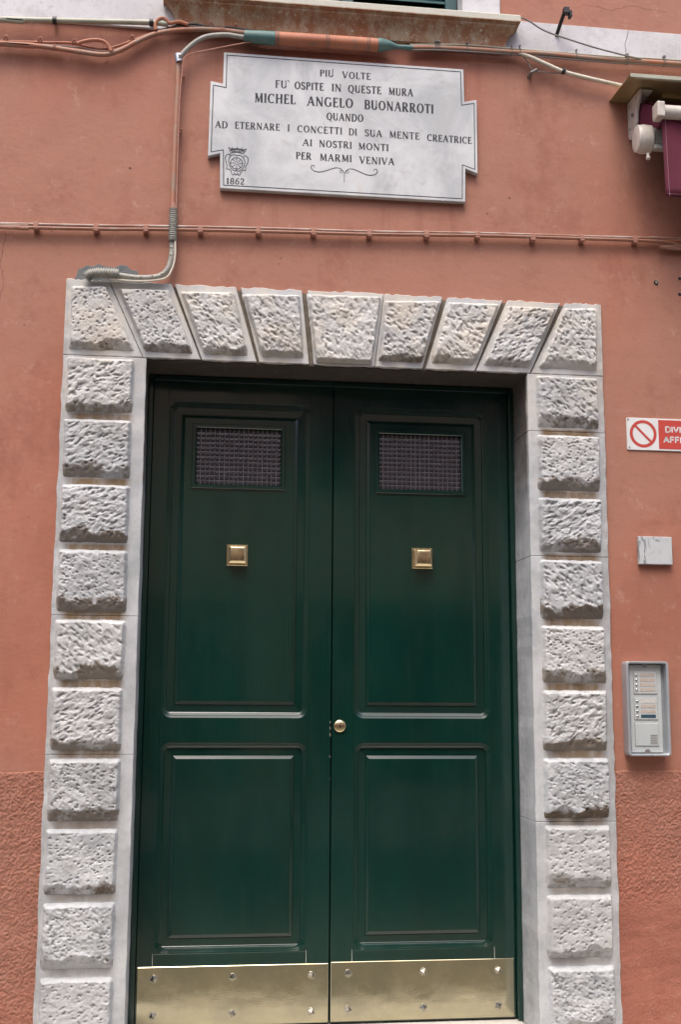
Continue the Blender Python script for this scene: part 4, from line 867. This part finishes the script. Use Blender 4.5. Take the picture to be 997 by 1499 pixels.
for y_, z_ in ((-.012, 3.655), (-.012, 3.56), (-.085, 3.66)): MB().cyl((BX - .0005, y_, z_), (-1, 0, 0), .0045, .004, .003, 8).build('bracket_screw', metal_m, aw)
gc = MB()
gcy, gcz, gr = -.120, 3.462, .060
prs = []
for dx, rr_ in ((.044, .050), (.038, .058), (-.002, .060), (-.004, .0565), (-.016, .0570), (-.021, .054), (-.0235, .045), (-.0245, .012)):
    prs.append([(BX + dx, gcy + rr_ * .82 * cos(2 * pi * k_ / 32), gcz + rr_ * sin(2 * pi * k_ / 32)) for k_ in range(32)])
gc.rings(prs).build('gear_cover', enamel, aw, smooth=True, angle=.6)
MB().cyl((BX + .020, -.135, 3.395), (0, -.1, -1), .006, .006, .018, 10).sphere((BX + .020, -.138, 3.374), .0095).build('crank_eye', enamel, aw, smooth=True)
# canvas wound on its roller, loose fold to the front bar, hanging valance
MB().cyl((BX + .045, -.07, 3.598), (1, 0, 0), .052, .052, 1.9, 28).build('canvas_roll', canvas, aw, smooth=True)
def sheet(name, poly3, mat, th=.0015):
    n = len(poly3); a = Vector(poly3[0]); nrm = (Vector(poly3[1]) - a).cross(Vector(poly3[2]) - a).normalized() * th
    vs = [Vector(p) for p in poly3] + [Vector(p) + nrm for p in poly3]
    return MB().add(vs, [tuple(range(n)), tuple(range(2 * n - 1, n - 1, -1))] + [(i, i + n, (i + 1) % n + n, (i + 1) % n) for i in range(n)]).build(name, mat, aw)
sheet('canvas_fold', [(BX + .025, -.085, 3.648), (3.1, -.085, 3.648), (3.1, -.212, 3.555), (BX + .085, -.212, 3.555)], canvas)
sheet('canvas_side_fold', [(BX + .012, -.085, 3.640), (BX + .085, -.21, 3.553), (BX + .055, -.15, 3.49), (BX + .014, -.06, 3.52)], canvas)
MB().rings([[(x, -.215 + .026 * cos(a), 3.535 + .028 * sin(a)) for a in [2 * pi * k_ / 20 for k_ in range(20)]] for x in (1.262, 3.1)]).build('front_bar', enamel, aw, smooth=True)
MB().box(1.232, 1.264, -.243, -.186, 3.503, 3.567).build('bar_end_cap', enamel, aw, bevel=.005, segs=2)
MB().box(BX + .04, 1.9, -.16, -.13, 3.405, 3.425).box(BX + .04, 1.30, -.15, -.11, 3.43, 3.50).build('folding_arm', conduit_m, aw, bevel=.003)
# valance with soft waves
nx, nz = 90, 10; X, Z = np.meshgrid(np.linspace(0, 1, nx), np.linspace(0, 1, nz))
xx = 1.262 + X * 1.8 + (1 - Z) * .009 * (1 - X); zz = 3.185 + Z * .335; yy = -.205 + .006 * np.sin(xx * 21) * (1 - Z) + .003 * np.sin(xx * 47 + 1)
vs = np.stack([xx, yy, zz], -1).reshape(-1, 3).tolist() + np.stack([xx, yy + .0018, zz], -1).reshape(-1, 3).tolist()
N_ = nx * nz; fs = [(j * nx + i, j * nx + i + 1, (j + 1) * nx + i + 1, (j + 1) * nx + i) for j in range(nz - 1) for i in range(nx - 1)]
fs += [tuple(N_ + v for v in f[::-1]) for f in fs]
fs += [(j * nx, (j + 1) * nx, N_ + (j + 1) * nx, N_ + j * nx) for j in range(nz - 1)] + [(i, N_ + i, N_ + i + 1, i + 1) for i in range(nx - 1)]
val = link('valance', mesh('valance', vs, fs, True), canvas, aw)
mb = MB(); yv = lambda x, Z_: -.2062 + .006 * sin(x * 21) * (1 - Z_) + .003 * sin(x * 47 + 1)
for off in (.014, ): 
    mb.tube([(1.262 + off + (1 - t) * .009, yv(1.262 + off, t), 3.185 + t * .335) for t in (0, .25, .5, .75, 1)], .0007, 5, 3)
mb.tube([(1.275 + .05 * i, yv(1.275 + .05 * i, .03), 3.196) for i in range(34)], .0007, 5, 1)
mb.build('stitching', thread, val)

# ================================================================ CABLES
def p3(key, dy=0): 
    Y, pts = PATHS[key]; return [(x, Y + dy, z) for x, z in pts]
def ext(pts, l=None, r=None):
    pts = list(pts)
    if l is not None: a, b = pts[0], pts[1]; t = (l - a[0]) / (b[0] - a[0]) if b[0] != a[0] else 0; pts = [(l, a[1], a[2])] + pts
    if r is not None: pts = pts + [(r, pts[-1][1], pts[-1][2] + .01)]
    return pts
def jig(pts, amp, seed): 
    r_ = random.Random(seed); return [pts[0]] + [(x, y, z + (r_.random() - .5) * amp) for x, y, z in pts[1:-1]] + [pts[-1]]
mc = thing('terracotta_main_cable', 'thick terracotta cable sagging left of the plaque and ending at the teal taped splice', 'cable', (-1.0, .0, 3.75))
MB().tube(ext(p3('brown_main'), l=-4), .0098, 10, 6).build('cable_run', cable_old, mc, smooth=True)
tie = MB().tube([(0, -.014 * cos(a) , .013 * sin(a)) for a in [2 * pi * i / 10 for i in range(11)]], .0014, 5, 1, caps=False).build('wire_tie', clip_m, mc, at=(-1.1439, -.022, 3.7330))
for x, z in ((-.925, 3.733), (-1.15, 3.7335), (-.918, 3.735), (-.49, 3.8605), (-.497, 3.861), (-.485, 3.8602)): link('wire_tie', tie.data, None, mc, at=(x, -.022, z))
tc = thing('thin_clipped_cable', 'thin terracotta cable with hooks and two loose loops above the thick one', 'cable', (-1.0, .0, 3.77))
MB().tube(ext(p3('brown_thin'), l=-4), .0048, 8, 6).build('cable_run', cable_m, tc, smooth=True)
for key, nm in (('loop1', 1), ('loop2', 2)): MB().tube(p3(key), .0075, 8, 6).build('loose_loop', cable_m, tc, smooth=True)
hk = MB().tube([(-.006, 0, -.004), (-.006, -.010, .002), (-.005, -.013, .010), (0, -.013, .0135), (.005, -.013, .010), (.006, -.010, .002), (.006, 0, -.004)], .0030, 6, 3).cyl((0, .004, .018), (0, -1, 0), .0045, .0035, .012, 8).build('hook', clip_m, tc, smooth=True, at=(-1.3347, -.008, 3.757))
for x, z in ((-1.2041, 3.760), (-1.0724, 3.762), (-.8475, 3.796), (-.6372, 3.882), (-.5365, 3.880), (-.438, 3.880)): link('hook', hk.data, None, tc, at=(x, -.010, z))
sp = thing('cable_splice', 'fat terracotta cable splice sleeve with teal taped ends above the plaque', 'cable splice', (-.07, -.03, 3.84))
MB().tube(p3('splice_body'), .0265, 20, 6).build('sleeve', simple('sleeve_paint', (.43, .165, .09), .6, c2=(.35, .12, .065), sc_=6, c3=(.20, .15, .11)), sp, smooth=True)
MB().tube(p3('splice_tealL'), lambda t: .0215 + .0065 * t, 18, 5).build('tape', teal_m, sp, smooth=True)
MB().tube(p3('splice_tealR'), lambda t: .028 - .0185 * min(1, max(0, (t - .12) / .55)) ** .8, 18, 6).build('tape', teal_m, sp, smooth=True)
tie2 = MB().tube([(0, -.0285 * cos(a), .0285 * sin(a)) for a in [2 * pi * i / 16 for i in range(17)]], .0014, 5, 1, caps=False).build('wire_tie', greywire, sp, at=(-.28, -.03, 3.8385))
for x, z in ((-.272, 3.8383), (-.266, 3.8384), (-.072, 3.8408), (-.062, 3.8411), (.095, 3.842), (.104, 3.842)): link('wire_tie', tie2.data, None, sp, at=(x, -.03, z))
MB().tube([(-4, -.016, 3.752), (-1.36, -.016, 3.744), (-1.20, -.014, 3.749), (-1.06, -.016, 3.745), (-.96, -.020, 3.735), (-.89, -.016, 3.756), (-.82, -.014, 3.798), (-.74, -.014, 3.846), (-.64, -.02, 3.868), (-.50, -.016, 3.874), (-.36, -.02, 3.866)], .0030, 6, 6).build('dark_strand', greywire, tc, smooth=True)
MB().tube([(-.70, -.02, 3.884), (-.655, -.022, 3.872), (-.60, -.02, 3.881), (-.54, -.018, 3.874), (-.46, -.018, 3.879), (-.38, -.02, 3.871), (-.33, -.02, 3.866)], .0040, 6, 6).build('dark_strand', rubber, tc, smooth=True)
rc = thing('right_cable_bundle', 'terracotta and green-grey cable pair running right from the splice under the marble band', 'cable', (.8, .0, 3.86))
MB().tube(ext(p3('right_main'), r=4), .0100, 10, 6).build('cable_run', cable_old, rc, smooth=True)
MB().tube(ext(p3('right_top'), r=4), .0048, 8, 6).build('thin_cable', conduit_g, rc, smooth=True)
MB().tube([(.26, -.024, 3.834), (.39, -.026, 3.843), (.56, -.024, 3.848), (.74, -.022, 3.850), (.86, -.022, 3.850), (1.14, -.022, 3.847), (1.53, -.022, 3.853), (4, -.02, 3.86)], .0036, 6, 5).build('dark_strand', greywire, rc, smooth=True)
t3 = MB().tube([(0, -.0150 * cos(a), .0175 * sin(a)) for a in [2 * pi * i / 12 for i in range(13)]], .0016, 5, 1, caps=False).cyl((0, -.004, .022), (0, -1, 0), .0045, .004, .008, 8).build('wire_tie', greywire, rc, at=(.389, -.018, 3.860))
for x, z in ((.381, 3.860), (.397, 3.860), (.515, 3.863), (.7025, 3.864), (.738, 3.867), (.9803, 3.867), (1.1961, 3.865), (1.203, 3.865), (1.3603, 3.868), (1.366, 3.868)): link('wire_tie', t3.data, None, rc, at=(x, -.018, z))
dc = thing('drop_cable', 'grey then terracotta cable curving from the splice straight down the wall left of the plaque', 'cable', (-.66, 0, 3.3))
MB().tube(p3('grey_drop'), .0098, 10, 6).build('grey_cable', conduit_m, dc, smooth=True)
MB().tube(p3('down'), .0112, 10, 4).build('painted_conduit', cable_old, dc, smooth=True)
MB().cyl((-.6665, -.024, 3.742), (.25, 0, -1), .0135, .0150, .034, 12).cyl((-.658, -.045, 3.728), (0, -1, 0), .006, .005, .008, 8).build('metal_clamp', metal_m, dc, smooth=True)
MB().tube(p3('thin_wire'), .0030, 6, 6).build('thin_wire', clip_m, dc, smooth=True)
for x, z in ((-.6445, 3.653), (-.652, 3.415), (-.6470, 3.43), (-.6635, 3.41)): MB().tube([(x - .004, -.012, z - .006), (x + .006, -.020, z), (x + .004, .014, z + .006)], .0024, 6, 3).build('nail', clip_m, dc, smooth=True)
ck = thing('elbow_conduit', 'ribbed grey conduit bending left and entering the cement patch over the surround corner', 'conduit', (-.75, 0, 2.85))
def corr(pts, r, nm, mat, rid):
    P = spline([np.array(p) for p in pts], 30); n = len(P); vs = []
    return MB().tube([tuple(p) for p in P], lambda t: r * (1 + .09 * (1 if (t * rid) % 1 < .55 else -1)), 14, 1).build(nm, mat, ck, smooth=True)
corr(p3('down_corr'), .0155, 'corrugated_sleeve', conduit_m, 17); corr(p3('corr'), .0190, 'corrugated_sleeve', conduit_m, 18)
MB().cyl((-.665, -.022, 3.115), (0, 0, -1), .0135, .0145, .03, 12).build('sleeve_collar', clip_m, ck, smooth=True)
MB().tube(p3('down_low'), .0118, 12, 6).build('bent_conduit', conduit_m, ck, smooth=True); MB().tube(p3('down_wire'), .0040, 6, 6).build('thin_wire', whitecable, ck, smooth=True)
for x, z in ((-.665, 2.935), (-.667, 2.905), (-.7, 2.826), (-.735, 2.815), (-.78, 2.809), (-.815, 2.808)): MB().sphere((x - .002, -.029, z), .0045, 8, 5, (1.3, .6, 1)).build('paint_blob', conduit_g, ck, smooth=True)
md = thing('mid_wall_cable_pair', 'pair of clipped terracotta cables running level across the wall between plaque and doorway', 'cable', (0, 0, 3.03))
MB().tube(ext(jig(p3('midT'), .003, 3), l=-4, r=4), .0062, 8, 5).build('upper_cable', simple('peeling_pair', (.30, .145, .10), .6, c2=(.44, .38, .34), sc_=5, amt=1.0), md, smooth=True)
MB().tube(ext(jig(p3('midB'), .002, 4), l=-4, r=4), .0072, 8, 5).build('lower_cable', simple('dull_cable', (.27, .115, .072), .6, c2=(.33, .17, .115), sc_=6, c3=(.30, .25, .20)), md, smooth=True)
MB().tube([(1.33, -.012, 3.078), (1.40, -.014, 3.082), (1.46, -.012, 3.062), (1.56, -.01, 3.045)], .0045, 8, 4).build('branch_cable', cable_m, md, smooth=True)
cl = MB().box(-.010, .010, -.0165, .015, -.0150, .0150).build('clip', clip_m, md, bevel=.004, segs=2, at=(-1.1861, -.0, 2.9995))
for x, z in ((-.9594, 3.0043), (-.7694, 3.0125), (-.5588, 3.0210), (-.3321, 3.0292), (-.1136, 3.036), (.1104, 3.0431), (.3428, 3.052), (.5527, 3.0611), (.7821, 3.0639), (.9884, 3.0727), (1.2144, 3.0785)): link('clip', cl.data, None, md, at=(x, 0, z)).rotation_euler.y = (rnd.random() - .5) * .12
lc = thing('green_grey_conduit', 'straight green-grey conduit under the left marble band with black clips', 'conduit', (-1.1, 0, 3.85))
MB().tube(ext(p3('conduitL'), l=-4), .0108, 10, 4).build('pipe', conduit_g, lc, smooth=True)
for x, z in ((-1.1514, 3.8490), (-.7743, 3.8705)): MB().cyl((x - .008, -.022, z), (1, 0, .05), .0145, .0145, .016, 14).box(x - .006, x + .006, -.022, .014, z + .008, z + .014).build('black_clip', rubber, lc)
tag(MB().tube([(.700, .03, 4.020)] + p3('grey_wire') + [(1.26, -.03, 3.868)], .0035, 6, 6).build('slack_grey_wire', greywire, smooth=True), 'thin grey wire drooping from the sill corner to the right cable run', 'wire')
wc = thing('cream_cable', 'cream cable curving down from the bundle and in behind the awning hood', 'cable', (.95, 0, 3.8))
MB().tube(p3('white_cable') + [(1.24, -.018, 3.735)], .0085, 10, 6).build('cable_run', whitecable, wc, smooth=True)
MB().cyl((.917, -.022, 3.7945), (1, 0, -.3), .0125, .0125, .014, 12).build('black_band', rubber, wc)
pw = thing('plugged_wire', 'thin brown wire tied to a small dark wall plug below the cable bundle', 'wire', (.79, 0, 3.8))
MB().tube(p3('plug_wire'), .0026, 6, 6).build('wire', greywire, pw, smooth=True)
MB().cyl((.781, -.030, 3.770), (.9, 0, .55), .0055, .0065, .030, 10).cyl((.787, .014, 3.777), (0, -1, 0), .009, .007, .04, 10).build('plug', greywire, pw, smooth=True)
bpy.context.view_layer.update()
